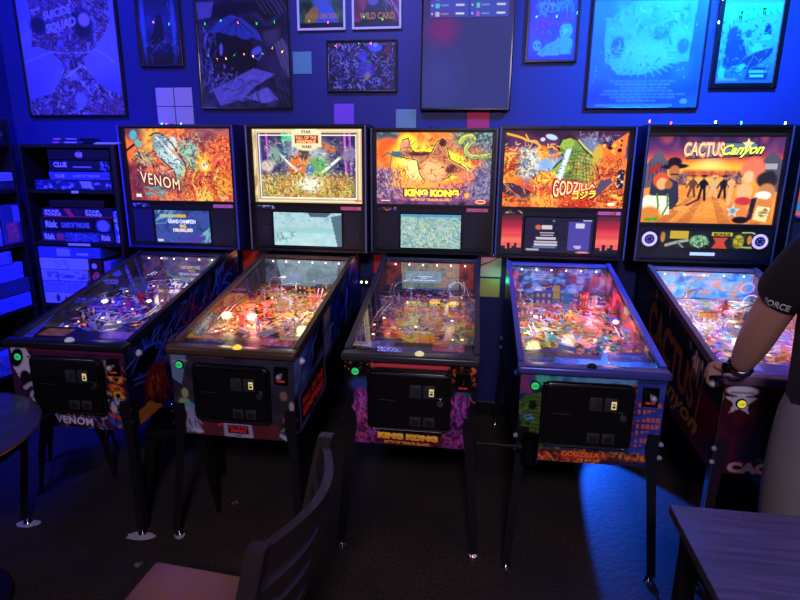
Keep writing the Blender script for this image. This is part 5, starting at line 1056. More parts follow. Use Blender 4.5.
def s4(A):
    A.rect(.64, .12, .95, .92, '#5a50b8'); A.ell(.20, .28, .045, .07, '#f07858', 0, .2); A.rect(.25, .22, .40, .34, '#f8e8e8')
    for y, a, b in ((.42, .22, .44), (.48, .24, .42), (.56, .18, .46), (.66, .15, .49), (.74, .15, .49)): A.rect(a, y, b, y + (.055 if y > .5 else .03), '#e8e0f0')
    A.rect(.74, .16, .86, .28, '#f0f0ff'); A.rect(.72, .78, .84, .82, '#d8d0f8'); A.rect(.75, .83, .82, .86, '#d8d0f8'); A.rect(.84, .06, .96, .10, '#f8f8ff'); A.ell(.42, .10, .015, .025, '#40d070', 0, .3); A.line([(.14, .84), (.46, .84)], .03, '#88b8f0'); A.rect(.04, .90, .22, .94, '#d8d8d8'); A.ell(.86, .97, .10, .04, '#f0a0b0', 0, .5)

def speaker5(S, r, spn, yf):
    y = yf + .0225
    for x in (-.292, .300):
        bm = NB(); cyl(bm, (x, y, 1.310), (x, y - .004, 1.310), .030, .028, 28); cn = obj('speaker_cone', bm, mat('cone_dark', '#2c2434', .4), spn, True)
        bm = NB(); tube(bm, [Vector((x + .035 * math.cos(t), y - .004, 1.310 + .035 * math.sin(t))) for t in [k * math.pi / 12 for k in range(25)]], .0075, 8, False); obj('light_ring', bm, emat('ring_white', '#c4a8e0', .95), cn, True)
        bm = NB()
        for a in range(7): q = Vector((x + .015 * math.cos(a), y - .005, 1.310 + .015 * math.sin(a))); sph(bm, q, .005, 8)
        obj('cone_holes', bm, mat('hole_grey', '#8c7ca0', .5), cn)
        for dx in (-1, 1):
            for dz in (-1, 1): bm = NB(); cyl(bm, (x + dx * .034, y, 1.310 + dz * .034), (x + dx * .034, y - .003, 1.310 + dz * .034), .006, .006, 10); obj('speaker_screw', bm, CHROME, cn)
    A = Art(150, 30, '#1a1c1c', 9); A.mottle(['#141616', '#262c28'], 4)
    A.ell(.04, .40, .025, .30, '#d89038', 0, .3); A.rect(.115, .05, .31, .46, '#e8c030'); A.line([(.08, .85), (.20, .65), (.30, .55)], .16, '#b8c0a8'); A.line([(.20, .66), (.26, .95)], .12, '#8c9880')
    A.ell(.42, .58, .095, .34, '#88c888', 0, .2); A.ell(.42, .58, .03, .16, '#40a040', 0, .3); A.strokes(30, ['#d8f0d0', '#306030'], .2, .05, (.33, .3, .52, .9)); A.rect(.54, .08, .77, .26, '#e8d838') if False else A.rect(.55, .08, .76, .26, '#e8d030')
    A.poly([(.56, .36), (.72, .36), (.68, .62), (.72, .96), (.56, .96), (.60, .62)], '#e85030'); A.ell(.83, .56, .055, .38, '#d8c830', 0, .2); A.strokes(14, ['#706810'], .3, .05, (.79, .3, .87, .8)); A.line([(.86, .06), (.98, .10), (.985, .80), (.95, .88), (.87, .86)], .09, '#c8d068', 1, True); A.ell(.94, .46, .025, .26, '#d89038', 0, .3)
    fn = plane_fn((-.238, y - .001, 1.362), (.512, 0, 0), (0, 0, -.098)); c = canvas('score_display', A, fn, art_mat(.75, .3, 0, .1), spn)
    text('display_lettering', 'BONUS', fn, (.57, .09, .74, .25), mat('ink_black'), c, .05, lift=.0006)
    bm = NB(); bx(bm, -.062, .072, y - .002, y + .001, 1.222, 1.240, .008, 3); lg = obj('maker_badge', bm, emat('badge_pale', '#b8c8e8', .7), spn)

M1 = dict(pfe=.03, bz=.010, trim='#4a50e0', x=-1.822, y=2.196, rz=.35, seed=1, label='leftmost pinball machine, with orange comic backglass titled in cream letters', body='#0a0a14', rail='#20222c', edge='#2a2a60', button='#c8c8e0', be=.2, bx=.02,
    pal=dict(apron='#101018', cards=['#a86838', '#9c4c88'], cards2=['#c88850', '#c880b8'], bat='#d0d8f0', sling='#6878b8', cap='#e8e0f0', plastics=['#c8d0f0', '#303850', '#a02830', '#e0c890', '#586090', '#202430', '#8890a8'], lamps=['#ffe8b0', '#ffc060', '#ff6040', '#ffffff'], target='#e8e8f0'),
    inner=['#20222c', '#343440', '#181820'], backboard=['#3c2c28', '#8c6040', '#201c24'],
    pf=pf_art(201, '#3c3444', [((0, 0, 1, 1), ['#201c30', '#584c60', '#342c44', '#7c6470', '#28283c'], 9, 1), ((.2, .3, .8, .7), ['#342c3c', '#883028', '#506080', '#b08870'], 9, .7)], ['#14121e', '#c8c8e0', '#d0a050', '#a02c28', '#8890c0', '#5060a0', '#e8e0d0']),
    gi=[(.35, .15, (1, .85, .6), .30), (.75, .2, (1, .78, .5), .36), (.3, .62, (1, .85, .7), .20), (.75, .6, (1, .85, .65), .26)],
    ramps=[[(.10, .72, .06), (.12, .45, .07), (.30, .28, .09), (.36, .12, .10), (.50, .06, .10)], [(.86, .74, .05), (.84, .50, .06), (.66, .26, .09), (.40, .20, .10), (.24, .26, .10)]], bumpers=[(.60, .16), (.78, .20), (.70, .30)],
    toys=[toy_tower(.62, .34, '#a08c68', .11, .024), toy_figure(.45, .42, '#c02830', 1.3), toy_figure(.40, .50, '#a82028', 1.0), toy_dish(.30, .30, '#586068', .06, .05, 'round_ramp_disc', .05), toy_block(.80, .10, '#8c8c98', .05, .02, .05)],
    start=(.085, .12, '#30d878', 'START'), launch='#c8c8d0', right=True, side=side_blue, front=front1, front_text=[('VENOM', (.33, .845, .66, .945), LAV, dict(bold=.03, spacing=1.1, warp=slope(.02)))],
    back=lambda: back1().punch(1.18, .5), back_text=[('VENOM', (.105, .59, .49, .75), DRED, dict(bold=.05, spacing=1.15, warp=venom_w, lift=.001)), ('VENOM', (.11, .59, .485, .745), YELL, dict(bold=.0, spacing=1.15, warp=venom_w, lift=.002))], be_=1.05,
    speaker=stern_speaker((scr(131, ['#3850a0', '#4860b8', '#304080'], s1), [('GRAND CHAMPION', (.24, .28, .74, .40), '#f0f8ff'), ('IAG', (.45, .42, .56, .53), '#f8d840'), ('100,000,000', (.32, .55, .68, .68), '#f8e8a0')]), '#1c1c4c', '#181a28', rig='#b050a0'), mini=['#5058d0', '#8088f8'])
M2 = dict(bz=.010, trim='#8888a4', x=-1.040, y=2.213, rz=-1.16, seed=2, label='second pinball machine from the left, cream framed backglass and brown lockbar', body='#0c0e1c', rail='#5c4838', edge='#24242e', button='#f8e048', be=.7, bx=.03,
    pal=dict(apron='#201c24', cards=['#484858', '#d84048'], cards2=['#a0a0b8', '#f8d8d8'], bat='#e8e0f0', sling='#c86048', cap='#ff8060', plastics=['#e05030', '#f0c040', '#c8e048', '#e890a0', '#f0f0f0', '#305040', '#e86848'], lamps=['#ff5050', '#ffe060', '#ff9060', '#ff70a0', '#fff0d0'], target='#e04040'),
    inner=['#34363c', '#4a4c50', '#24262c'], backboard=['#405058', '#7890a0', '#283840'],
    pf=pf_art(202, '#803040', [((0, 0, 1, 1), ['#48203c', '#c85048', '#702c44', '#e88058', '#5c3850'], 9, 1), ((0, .3, .45, .8), ['#e84838', '#f8b058', '#d05868', '#f8d868', '#903040'], 9, .9), ((.5, .3, 1, .8), ['#889038', '#e8d060', '#b06840', '#405838', '#f0e0a0'], 10, .9), ((.3, .65, .7, .85), ['#402850', '#584078'], 5, .9)], ['#2c1018', '#ffe8c0', '#f86040', '#ffd860', '#f8a0a8', '#301828', '#c0e060']),
    gi=[(.35, .14, (.8, .85, 1), .20), (.24, .50, (1, .18, .12), 1.0), (.78, .55, (1, .70, .28), .9), (.85, .30, (1, .25, .25), .6), (.4, .72, (1, .35, .35), .45), (.15, .72, (1, .85, .4), .4)],
    ramps=[[(.10, .74, .05), (.08, .5, .06), (.20, .24, .08), (.34, .12, .09), (.30, .20, .09)], [(.88, .74, .05), (.90, .50, .06), (.84, .30, .08), (.74, .16, .09), (.86, .10, .09)]], bumpers=[(.22, .50), (.34, .44), (.26, .60)],
    toys=[toy_dish(.46, .14, '#7890b8', .042, .10), toy_dish(.66, .12, '#3c4c60', .04, .0, 'small_dish_toy', .10), toy_block(.62, .20, '#302c3c', .045, .03, .07), toy_loop(.24, .16, '#a08878', .04), toy_figure(.46, .72, '#e0e0e0', 1.0), toy_tower(.52, .44, '#c8b090', .05, .03), toy_figure(.80, .36, '#e04038', 1.3)],
    start=(.075, .13, '#30d878', 'START'), launch='#b8b4d0', side=side_space, front=front2, nplast=22,
    front_text=[('FALL OF THE', (.45, .860, .60, .895), RDP, dict(bold=.04)), ('EMPIRE', (.46, .900, .59, .935), RDP, dict(bold=.05)), ('STAR', (.49, .795, .555, .825), DKP, dict(bold=.04)), ('WARS', (.49, .965, .555, .99), DKP, dict(bold=.04))],
    side_text={1: [('FALL OF THE', (.08, .60, .33, .69), RDP, dict(bold=.04)), ('EMPIRE', (.08, .72, .33, .82), RDP, dict(bold=.05)), ('STAR', (.14, .46, .27, .53), DKP, dict(bold=.04)), ('WARS', (.14, .865, .27, .93), DKP, dict(bold=.04))]},
    back=back2, back_text=[('FALL OF THE', (.405, .092, .592, .138), ORG, dict(bold=.04)), ('EMPIRE', (.41, .145, .588, .190), ORG, dict(bold=.05)), ('STAR', (.455, .018, .545, .06), DRED, dict(bold=.03)), ('WARS', (.455, .215, .545, .255), DRED, dict(bold=.03))], be_=1.15,
    speaker=stern_speaker((scr(132, ['#a8d8e0', '#c8e8f0', '#90c8d8'], s2), []), '#20202c', '#20202c', cones=True, sx=(-.225, .210), e=.9), mini=['#38c0d0', '#d8d8d8'])
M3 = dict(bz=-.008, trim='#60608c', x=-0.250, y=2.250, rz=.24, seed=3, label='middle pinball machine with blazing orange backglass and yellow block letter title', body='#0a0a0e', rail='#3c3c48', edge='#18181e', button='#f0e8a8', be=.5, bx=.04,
    pal=dict(apron='#30203c', cards=['#6c5cb0', '#c8484c'], cards2=['#a898e0', '#b8c0f0'], bat='#e8b040', sling='#c87848', cap='#f0b060', plastics=['#584878', '#c86848', '#a0a0c8', '#e89050', '#404058', '#885098'], lamps=['#ffd070', '#ff7040', '#fff0d0'], target='#e8c8a0'),
    inner=['#1c1a22', '#302c34', '#141218'], backboard=['#a83028', '#e05838', '#601c24'], pfe=.0, nlamp=12, nplast=9,
    pf=pf_art(203, '#48304c', [((0, 0, 1, 1), ['#241c34', '#5c4468', '#342844', '#7c5c70', '#1c1828'], 8, 1), ((0, .45, 1, .9), ['#3c2440', '#a85048', '#583c60', '#703848'], 7, .8)], ['#120e1c', '#a8a0d0', '#c86848', '#7068a0', '#e0a070', '#302444', '#504880'], 600),
    gi=[(.30, .12, (.9, .8, 1), .12), (.75, .14, (1, .85, .6), .16), (.2, .55, (1, .6, .45), .07), (.75, .5, (1, .55, .4), .07)],
    ramps=[[(.09, .80, .04), (.10, .60, .05), (.16, .40, .06), (.14, .22, .08), (.3, .1, .08)], [(.93, .64, .05), (.94, .40, .07), (.86, .18, .10), (.74, .22, .08), (.70, .4, .05)]], bumpers=[(.60, .34), (.80, .36)],
    toys=[toy_screen(.46, .12, .065), toy_tower(.18, .12, '#383040', .10, .03), toy_block(.62, .30, '#282430', .03, .02, .05), toy_block(.80, .28, '#c8a060', .03, .02, .045), toy_loop(.82, .18, '#b8a8c8', .045), toy_tower(.08, .28, '#242030', .10, .02)],
    start=(.085, .12, '#30d878', 'START'), launch='#101014', side=side_dark, front=front3, right=False,
    front_text=[('KING KONG', (.255, .845, .725, .925), ORP, dict(bold=.09, warp=slope(.012))), ('KING KONG', (.26, .85, .72, .885), mat('print_yellow', '#f8d038', .4, emit=.1), dict(bold=.06, lift=.002, warp=slope(.012))), ('MYTH OF TERROR ISLAND', (.31, .945, .66, .98), ORP, dict(bold=.03, warp=slope(.012)))],
    back=lambda: back3().punch(1.18, .5), back_text=[('KING KONG', (.235, .77, .745, .905), DRED, dict(bold=.12, lift=.001)), ('KING KONG', (.25, .785, .73, .89), YELO, dict(bold=.08, lift=.002)), ('MYTH OF TERROR ISLAND', (.31, .915, .66, .952), ORG, dict(bold=.04, lift=.002))], be_=1.4,
    speaker=stern_speaker((scr(133, ['#a8d0d0', '#d8f0e0', '#80b0c0'], s3), []), '#1a1826', '#16151f'), mini=['#e87838', '#5068d0', '#d03850', '#e0c040'])
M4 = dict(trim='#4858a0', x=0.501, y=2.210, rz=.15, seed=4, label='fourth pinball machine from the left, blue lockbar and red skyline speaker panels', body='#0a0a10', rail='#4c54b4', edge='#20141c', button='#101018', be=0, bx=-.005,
    pal=dict(apron='#3048b0', cards=['#303454', '#3858c8'], cards2=['#586088', '#88a8f0'], bat='#4890f0', sling='#58c0b0', cap='#ff7060', plastics=['#e04048', '#3888d8', '#f0c040', '#5cc8a0', '#282438', '#f08040', '#c8d8f0'], lamps=['#ffe060', '#ff5048', '#60a0ff', '#ffffff', '#ff90b0'], target='#e03838'),
    inner=['#a02c38', '#e87868', '#582838', '#c8a0c0'], backboard=['#3c5cb8', '#90c8f0', '#283870', '#a02830'],
    pf=pf_art(204, '#704068', [((0, 0, 1, 1), ['#3c2848', '#c84858', '#58406c', '#e88868', '#304070'], 9, 1), ((0, .45, .5, .9), ['#e8a838', '#b86830', '#f8d868', '#506840', '#88b0a8'], 9, .9), ((.5, .5, 1, .9), ['#503868', '#b06880', '#a0a048', '#304060'], 9, .9)], ['#201428', '#f8d060', '#e84040', '#60a8f0', '#f0f0ff', '#281830', '#f08040', '#58c088']),
    gi=[(.25, .16, (.5, .6, 1), .34), (.80, .25, (1, .16, .20), 1.0), (.15, .6, (1, .72, .28), .6), (.5, .5, (1, .5, .4), .34), (.85, .62, (1, .4, .35), .6)],
    ramps=[[(.12, .72, .05), (.10, .45, .06), (.22, .22, .08), (.40, .14, .09)], [(.86, .74, .05), (.84, .52, .06), (.64, .40, .07), (.70, .20, .09), (.86, .14, .09)]], bumpers=[(.60, .48), (.74, .52), (.66, .60)],
    toys=[toy_block(.30, .22, '#4858a8', .05, .02, .09), toy_tower(.52, .28, '#3890d8', .12, .02), toy_block(.70, .22, '#a02838', .025, .02, .09), toy_figure(.06, .08, '#d06058', 1.4), toy_block(.46, .10, '#d8b040', .02, .015, .08), toy_figure(.50, .46, '#f0a040', 1.2)],
    start=(.105, .13, '#30d878', 'START'), launch='#c8c8d0', side=side_dark, front=front4, boltm=mat('bolt_pale', '#c0c0dc', .3, .4), flip='#3058e0', door=(-.198, .172, .585, .878), nplast=22,
    front_text=[('GODZILLA', (.325, .865, .60, .94), RDP, dict(bold=.07, warp=lambda x, y, u, v: (u, v + (1 - y) * .03 * (1 - x)))), ('GODZILLA', (.33, .87, .595, .925), ORP, dict(bold=.0, lift=.002)), ('ゴジラ', (.44, .945, .60, .985), ORP, dict(bold=.04))],
    back=lambda: back4().punch(1.18, .5), back_text=[('GODZILLA', (.410, .62, .775, .88), DRED, dict(bold=.10, warp=lambda x, y, u, v: (u, (.895 - .14 * x) + ((.60 + .06 * x) - (.895 - .14 * x)) * y), lift=.001)), ('GODZILLA', (.42, .62, .765, .88), REDT, dict(bold=.06, warp=lambda x, y, u, v: (u, (.885 - .14 * x) + ((.61 + .06 * x) - (.885 - .14 * x)) * y), lift=.002)), ('GODZILLA', (.422, .62, .763, .88), YELL, dict(bold=.0, warp=lambda x, y, u, v: (u, (.87 - .14 * x) + ((.63 + .06 * x) - (.87 - .14 * x)) * y), lift=.0028)),
        ('ゴジラ', (.575, .78, .78, .90), DRED, dict(bold=.07, lift=.001)), ('ゴジラ', (.58, .785, .775, .895), YELO, dict(bold=.03, lift=.002, warp=slope(-.03)))], be_=1.2,
    speaker=stern_speaker((scr(134, ['#241c3c', '#302848', '#1c1830'], s4), []), glow=('#c02030', '#ff6a50'), e=.75, sx=(-.200, .190), rig='#c83848'), mini=['#e86838', '#f0d040', '#c83040'])
M5 = dict(chrome_edge=True, bz=.008, x=1.291, y=2.209, rz=-.18, seed=5, label='wide-screen desert western pinball machine the person plays, with glowing speaker rings', body='#1c0a10', rail='#7c5c74', edge='#15131c', gx=.352, gz0=1.405, gz1=1.868, topstrip=True,
    pal=dict(apron='#7058b0', cards=['#a890d8', '#c09890'], cards2=['#d8c8f0', '#f0d0c0'], bat='#f0d050', sling='#f08898', cap='#ff90b0', plastics=['#f0a050', '#5898f0', '#f0e0c8', '#e86878', '#88c070', '#b080e8', '#f8c878'], lamps=['#ffc0d8', '#ffd080', '#c0a0ff', '#ffffff', '#ff8060'], target='#f0f0f0'),
    inner=['#78485c', '#a86c78', '#583c58'], backboard=['#3868b0', '#70b8e8', '#e88860'],
    pf=pf_art(205, '#c08090', [((0, 0, 1, 1), ['#c07888', '#f0b088', '#8068b8', '#f8c8a8', '#6088d0'], 9, 1), ((0, .0, 1, .25), ['#e8a878', '#c87860', '#70a868', '#e8c8b0'], 9, .7), ((.3, .45, 1, .8), ['#5068c8', '#a880d8', '#5898e8', '#d888a8'], 10, .9), ((.7, .7, 1, .95), ['#f8a030', '#f86838', '#f8d048'], 7, .9)], ['#342048', '#fff0e8', '#f8a050', '#60a0f8', '#f06888', '#403060', '#f8d068', '#8058c0', '#58b088']),
    gi=[(.25, .10, (.75, .85, 1), .50), (.75, .12, (.75, .85, 1), .50), (.2, .45, (1, .75, .8), .50), (.75, .42, (1, .75, .85), .50), (.3, .75, (1, .7, .85), .40), (.85, .75, (1, .5, .35), .50)],
    ramps=[[(.10, .66, .05), (.10, .40, .06), (.20, .20, .08), (.36, .10, .09)], [(.30, .56, .05), (.50, .40, .07), (.76, .30, .08), (.90, .26, .09), (.92, .5, .07)]], bumpers=[(.50, .22), (.60, .20), (.56, .30)],
    toys=[toy_car(.66, .34, '#2c3050', '#e8b048', .4), toy_block(.36, .30, '#e09850', .04, .03, .035, '#5c4850'), toy_figure(.55, .26, '#d85040', 1.5), toy_loop(.84, .20, '#f0e8f8', .045), toy_block(.14, .08, '#e8b888', .02, .02, .04, '#c88868'), toy_block(.56, .44, '#c89850', .03, .02, .04)],
    start=(.12, .20, '#f8e840', 'START'), launch=None, side=side_west, front=front5, boltm=mat('bolt_pale'), legm=mat('leg_rust', '#2c1c20', .35, .3, noise=.2), flip='#e0e0f0', door=(-.115, .16, .575, .868), nplast=24, nrear=5, le=1.6, pfe=.22,
    front_text=[('CACTUS', (.095, .855, .62, .985), mat('print_coral', '#d8684c', .4, emit=.05), dict(bold=.09)), ('CACTUS', (.10, .867, .615, .973), GRP, dict(bold=.03, lift=.002))],
    side_text={-1: [('CACTUS', (.22, .16, .80, .60), DKP, dict(bold=.09, lift=.001, warp=slope(.10))), ('CACTUS', (.225, .17, .795, .59), RUST, dict(bold=.04, lift=.002, warp=slope(.10))), ('Canyon', (.38, .64, .86, .92), OCH, dict(bold=.03, shear=.4, lift=.002, warp=slope(.02)))], 1: []},
    back=lambda: back5().punch(1.18, .5), back_text=[('CACTUS', (.262, .045, .575, .235), DRED, dict(bold=.10, lift=.001)), ('CACTUS', (.27, .055, .568, .225), emat('title_tan', '#e87c34', 1.0), dict(bold=.07, lift=.002, warp=lambda x, y, u, v: (u, v + (1 - y) * .02 * np.cos(x * 12)))), ('CACTUS', (.272, .07, .566, .215), emat('title_peach', '#fcc070', 1.0), dict(bold=.0, lift=.0028)),
        ('Canyon', (.545, .09, .86, .245), DKP, dict(bold=.06, shear=.45, lift=.003)), ('Canyon', (.55, .09, .855, .24), YELO, dict(bold=.03, shear=.45, lift=.004, warp=slope(-.02)))], be_=1.08, speaker=speaker5)
M6 = dict(M5, chrome_edge=False, x=2.085, y=2.200, rz=0, seed=6, label='rightmost pinball machine, red backglass partly cut off by the picture edge', back=back6, back_text=[], side_text={}, front_text=[], toys=[], nplast=4, nlamp=6, gi=[(.5, .4, (1, .6, .5), .3)], side=side_dark, topstrip=False, start=None, gx=.335, gz0=1.45,
    speaker=stern_speaker((scr(136, ['#302848', '#403868']), [])), door=(-.185, .180, .585, .868), edge='#14141a')
for S in (M1, M2, M3, M4, M5): pinball(S)
pinball(M6)

# ---------------------------------------------------------------- cup holder, foot pads, string lights
r = root('cup_holder', (0.262, 2.115, .61), 'empty black cup holder clipped to the front left leg of the fourth machine', 'cup holder')
bm = NB(); lathe(bm, [(0, -.055), (.030, -.055), (.036, .055), (.0395, .058), (.0395, .054), (.033, .050), (.027, -.050), (0, -.050)], (0, 0, 0), 28); obj('cup', bm, BLKG, r, True)
bm = NB(); bx(bm, -.050, -.030, .0, .03, -.008, .008, .002); bx(bm, -.22, -.04, .012, .024, -.006, .006, .002); obj('clamp_arm', bm, BLK, r)
for (x, y, w, d, a, lab) in ((-1.515, 2.13, .14, .06, 8, 'white foot pad under the front right leg of the leftmost machine'), (-2.115, 2.14, .11, .06, 15, 'torn white foot pad under the front left leg of the leftmost machine'), (-1.335, 2.16, .05, .05, 30, 'small white foot pad under the front left leg of the second machine')):
    bm = NB(); rg = random.Random(int(w * 1000)); n = 14
    prism(bm, [(w / 2 * math.cos(6.283 * k / n) * rg.uniform(.8, 1.1), d / 2 * math.sin(6.283 * k / n) * rg.uniform(.75, 1.1)) for k in range(n)], 'z', 0.0005, .004)
    o = obj('foot_pad', bm, FELT); o.location = (x, y, 0); o.rotation_euler.z = R(a); tag(o, lab, 'foot pad')
for (x, y, s, c, lab) in ((-.42, 1.63, .05, '#b07068', 'pinkish scuffed paint patch on the dark floor beside the chair'), (-1.42, 1.95, .022, '#8c8898', 'tiny pale scuff on the floor in front of the second machine'), (-1.18, 2.45, .02, '#a09cb0', 'pale ring mark on the floor behind the second machine leg')):
    bm = NB(); rg = random.Random(int(s * 999))
    for k in range(14):
        cx, cy = rg.gauss(0, s * .4), rg.gauss(0, s * .4); q = s * rg.uniform(.08, .25)
        prism(bm, [(cx + q * math.cos(t) * rg.uniform(.6, 1.2), cy + q * math.sin(t) * rg.uniform(.6, 1.2)) for t in [6.283 * j / 6 for j in range(6)]], 'z', .0004, .0012)
    o = obj('floor_scuff', bm, mat('scuff_' + c, c, .8)); o.location = (x, y, 0); tag(o, lab, 'floor scuff')
def string_lights(name, pts, bulbs, label, e=7, bs=1.0):
    r = root('string_lights', pts[0], label, 'string lights'); o = Vector(pts[0])
    bm = NB(); tube(bm, [Vector(p) - o for p in pts], .0016, 6); obj('cord', bm, mat('cord_dark', '#101828', .5), r)
    for p, c in bulbs:
        q = Vector(p) - o; bm = NB(); cyl(bm, q - Vector((0, 0, .004)), q + Vector((0, 0, .002)), .003, .003, 8); lathe(bm, [(0, .012 * bs), (.0035 * bs, .010 * bs), (.0048 * bs, .005 * bs), (.003 * bs, 0), (0, 0)], q, 10); obj('bulb', bm, emat('bulb_' + c, c, e), r, True)
    return r
string_lights('a', [(-1.96, 3.40, 1.936), (-1.86, 3.38, 1.940), (-1.78, 3.39, 1.935), (-1.70, 3.40, 1.936)], [((-1.925, 3.385, 1.938), '#40ff70'), ((-1.895, 3.385, 1.936), '#ff4040'), ((-1.80, 3.385, 1.938), '#40ff70')], 'short string of green and red lights on top of the leftmost machine')
string_lights('b', [(.90, 3.40, 1.944), (.98, 3.42, 1.944), (1.10, 3.40, 1.944), (1.25, 3.38, 1.944), (1.40, 3.39, 1.945), (1.60, 3.39, 1.94), (1.78, 3.39, 1.95)],
    [((.93, 3.37, 1.952), '#ff5060'), ((1.045, 3.38, 1.944), '#ff3048'), ((1.27, 3.37, 1.948), '#e8ecff'), ((1.40, 3.37, 1.944), '#30ff60'), ((1.62, 3.37, 1.942), '#e8ecff'), ((1.745, 3.37, 1.948), '#e0e4ff')], 'string of red, green and white lights along the tops of the two right machines', 12)
string_lights('c', [(1.32, 3.66, 2.95), (1.315, 3.66, 2.75), (1.325, 3.66, 2.6), (1.32, 3.66, 2.45)], [((1.325, 3.655, 2.62), '#d0ffb0'), ((1.32, 3.655, 2.50), '#d0ffb0')], 'hanging string with two yellow green lights beside the comic cover', 6)
cl = [(-3.1 + .17 * k, 1.9 + .02 * math.sin(k * 1.7), 2.98 - .03 * abs(math.sin(k * .8))) for k in range(24)]
string_lights('d', cl, [((x, y, z - .012), '#30ff60' if k % 5 else '#ff5040') for k, (x, y, z) in enumerate(cl)], 'long ceiling string of mostly green lights mirrored in the poster glass', 60, 1.7)
cl = [(-2.9 + .12 * k, 1.2 + .05 * k, 2.80 - .06 * abs(math.sin(k * .9))) for k in range(22)]
string_lights('e', cl, [((x, y, z - .012), ('#30ff60', '#ff5040', '#ffb040')[k % 3]) for k, (x, y, z) in enumerate(cl)], 'second ceiling string of mixed red and green lights mirrored in the poster glass', 60, 1.5)

# ---------------------------------------------------------------- low metal stools pushed in behind the left machines
STM = mat('stool_metal', '#14121a', .35, .6, noise=.3, nscale=30)
def stool(cx, cy, rz, half, label):
    r = root('metal_stool', (cx, cy, 0), label, 'stool', 'low metal stools', R(rz)); hs = .14
    bm = NB(); bx(bm, -hs, hs, -hs, hs, .435, .455, .008, 3); bx(bm, -hs + .006, hs - .006, -hs + .006, hs - .006, .400, .4352, .002); obj('seat', bm, STM, r)
    for sx in (-1, 1):
        for sy in (-1, 1):
            bm = NB(); rings = []
            for z, k, w in ((.43, hs - .010, .055), (.25, hs + (half - hs) * .42, .034), (.0, half, .015)):
                c = Vector((sx * k, sy * k, z)); P = [(0, 0), (-w, 0), (-w, -.004), (-.006, -.006), (-.004, -w), (0, -w)]
                rings.append([bm.verts.new(c + Vector((sx * a, sy * b, 0))) for a, b in P])
            for a, b in zip(rings, rings[1:]):
                for j in range(6): bm.faces.new((a[j], a[(j + 1) % 6], b[(j + 1) % 6], b[j]))
            bm.faces.new(rings[0]); bm.faces.new(rings[-1][::-1]); bmesh.ops.recalc_face_normals(bm, faces=bm.faces); l = obj('leg', bm, STM, r)
            bm = NB(); bx(bm, sx * half - .012, sx * half + .006, sy * half - .012, sy * half + .006, 0, .012, .003); obj('foot_cap', bm, RUBBER, l)
    for s in (-1, 1):
        bm = NB(); k = hs + (half - hs) * .5; bx(bm, s * k - .006, s * k + .006, -k, k, .205, .222, .002); obj('stretcher', bm, STM, r)
    return r
stool(-2.19, 2.632, 32, .185, 'low dark metal stool under the leftmost machine')
stool(-1.465, 2.470, 20, .190, 'low dark metal stool between the two leftmost machines')
r = root('subwoofer_box', (-1.06, 2.95, 0), 'black box standing on the floor under the second machine', 'box')
bm = NB(); bx(bm, -.13, .13, 0, .3, 0.0, .30, .008); obj('cabinet', bm, BLK, r); bm = NB(); cyl(bm, (0, 0, .15), (0, -.004, .15), .095, .09, 28); obj('speaker_grille', bm, RUBBER, r, True)

# ---------------------------------------------------------------- round table at the left edge
r = root('round_table', (-2.035, 1.590, 0), 'round table with a glossy dark top at the left edge of the picture', 'table')
bm = NB(); lathe(bm, [(0, .742), (.428, .742), (.436, .746), (.436, .750), (.428, .752), (0, .752)], (0, 0, 0), 72); obj('table_top', bm, mat('table_gloss', '#3c3c58', .35, noise=.1, nscale=5, coat=.25), r, True)
bm = NB(); lathe(bm, [(.436, .744), (.441, .744), (.443, .748), (.441, .752), (.436, .752), (.436, .744)], (0, 0, 0), 72); obj('rim', bm, mat('bronze_rim', '#a06848', .25, .9), r, True)
bm = NB(); lathe(bm, [(0, .7415), (.425, .7415), (.405, .70), (.30, .66), (.10, .64), (0, .64)], (0, 0, 0), 48); obj('underside', bm, mat('table_under', '#1c1216', .6, noise=.3), r, True)
bm = NB(); lathe(bm, [(.045, .66), (.045, .06), (.24, .02), (.25, .0), (0, .0)], (0, 0, 0), 36); obj('pedestal', bm, BLK, r, True)

# ---------------------------------------------------------------- wooden table at the bottom right
r = root('wood_table', (.618, 1.585, 0), 'dark wood table with a grained top at the bottom right corner', 'table', None, R(-1.0))
def wood():
    m = mat('dark_wood', '#5c5468', .42, coat=.15); nt = m.node_tree; b = nt.nodes['Principled BSDF']; tc = nt.nodes.new('ShaderNodeTexCoord'); mp = nt.nodes.new('ShaderNodeMapping'); mp.inputs['Scale'].default_value = (1.2, 16, 8)
    n = nt.nodes.new('ShaderNodeTexNoise'); n.inputs['Scale'].default_value = 3.5; n.inputs['Detail'].default_value = 8; n.inputs['Distortion'].default_value = .4
    cr = nt.nodes.new('ShaderNodeValToRGB'); cr.color_ramp.elements[0].position = .3; cr.color_ramp.elements[0].color = L4('#332f3c'); cr.color_ramp.elements[1].position = .72; cr.color_ramp.elements[1].color = L4('#54485a')
    nt.links.new(tc.outputs['Object'], mp.inputs[0]); nt.links.new(mp.outputs[0], n.inputs['Vector']); nt.links.new(n.outputs['Fac'], cr.inputs[0]); nt.links.new(cr.outputs[0], b.inputs['Base Color']); return m
TW, TD_ = .95, .75
bm = NB(); bx(bm, 0, TW, -TD_, 0, .720, .750, .003); obj('table_top', bm, wood(), r)
bm = NB()
for a in ((.03, TW - .03, -.05, -.03), (.03, TW - .03, -TD_ + .03, -TD_ + .05), (.03, .05, -TD_ + .05, -.05), (TW - .05, TW - .03, -TD_ + .05, -.05)): bx(bm, a[0], a[1], a[2], a[3], .650, .7195, .002)
obj('apron_rail', bm, BLK, r)
for x in (.055, TW - .055):
    for y in (-.055, -TD_ + .055): bm = NB(); bx(bm, x - .024, x + .024, y - .024, y + .024, 0, .719, .004); obj('leg', bm, BLK, r)

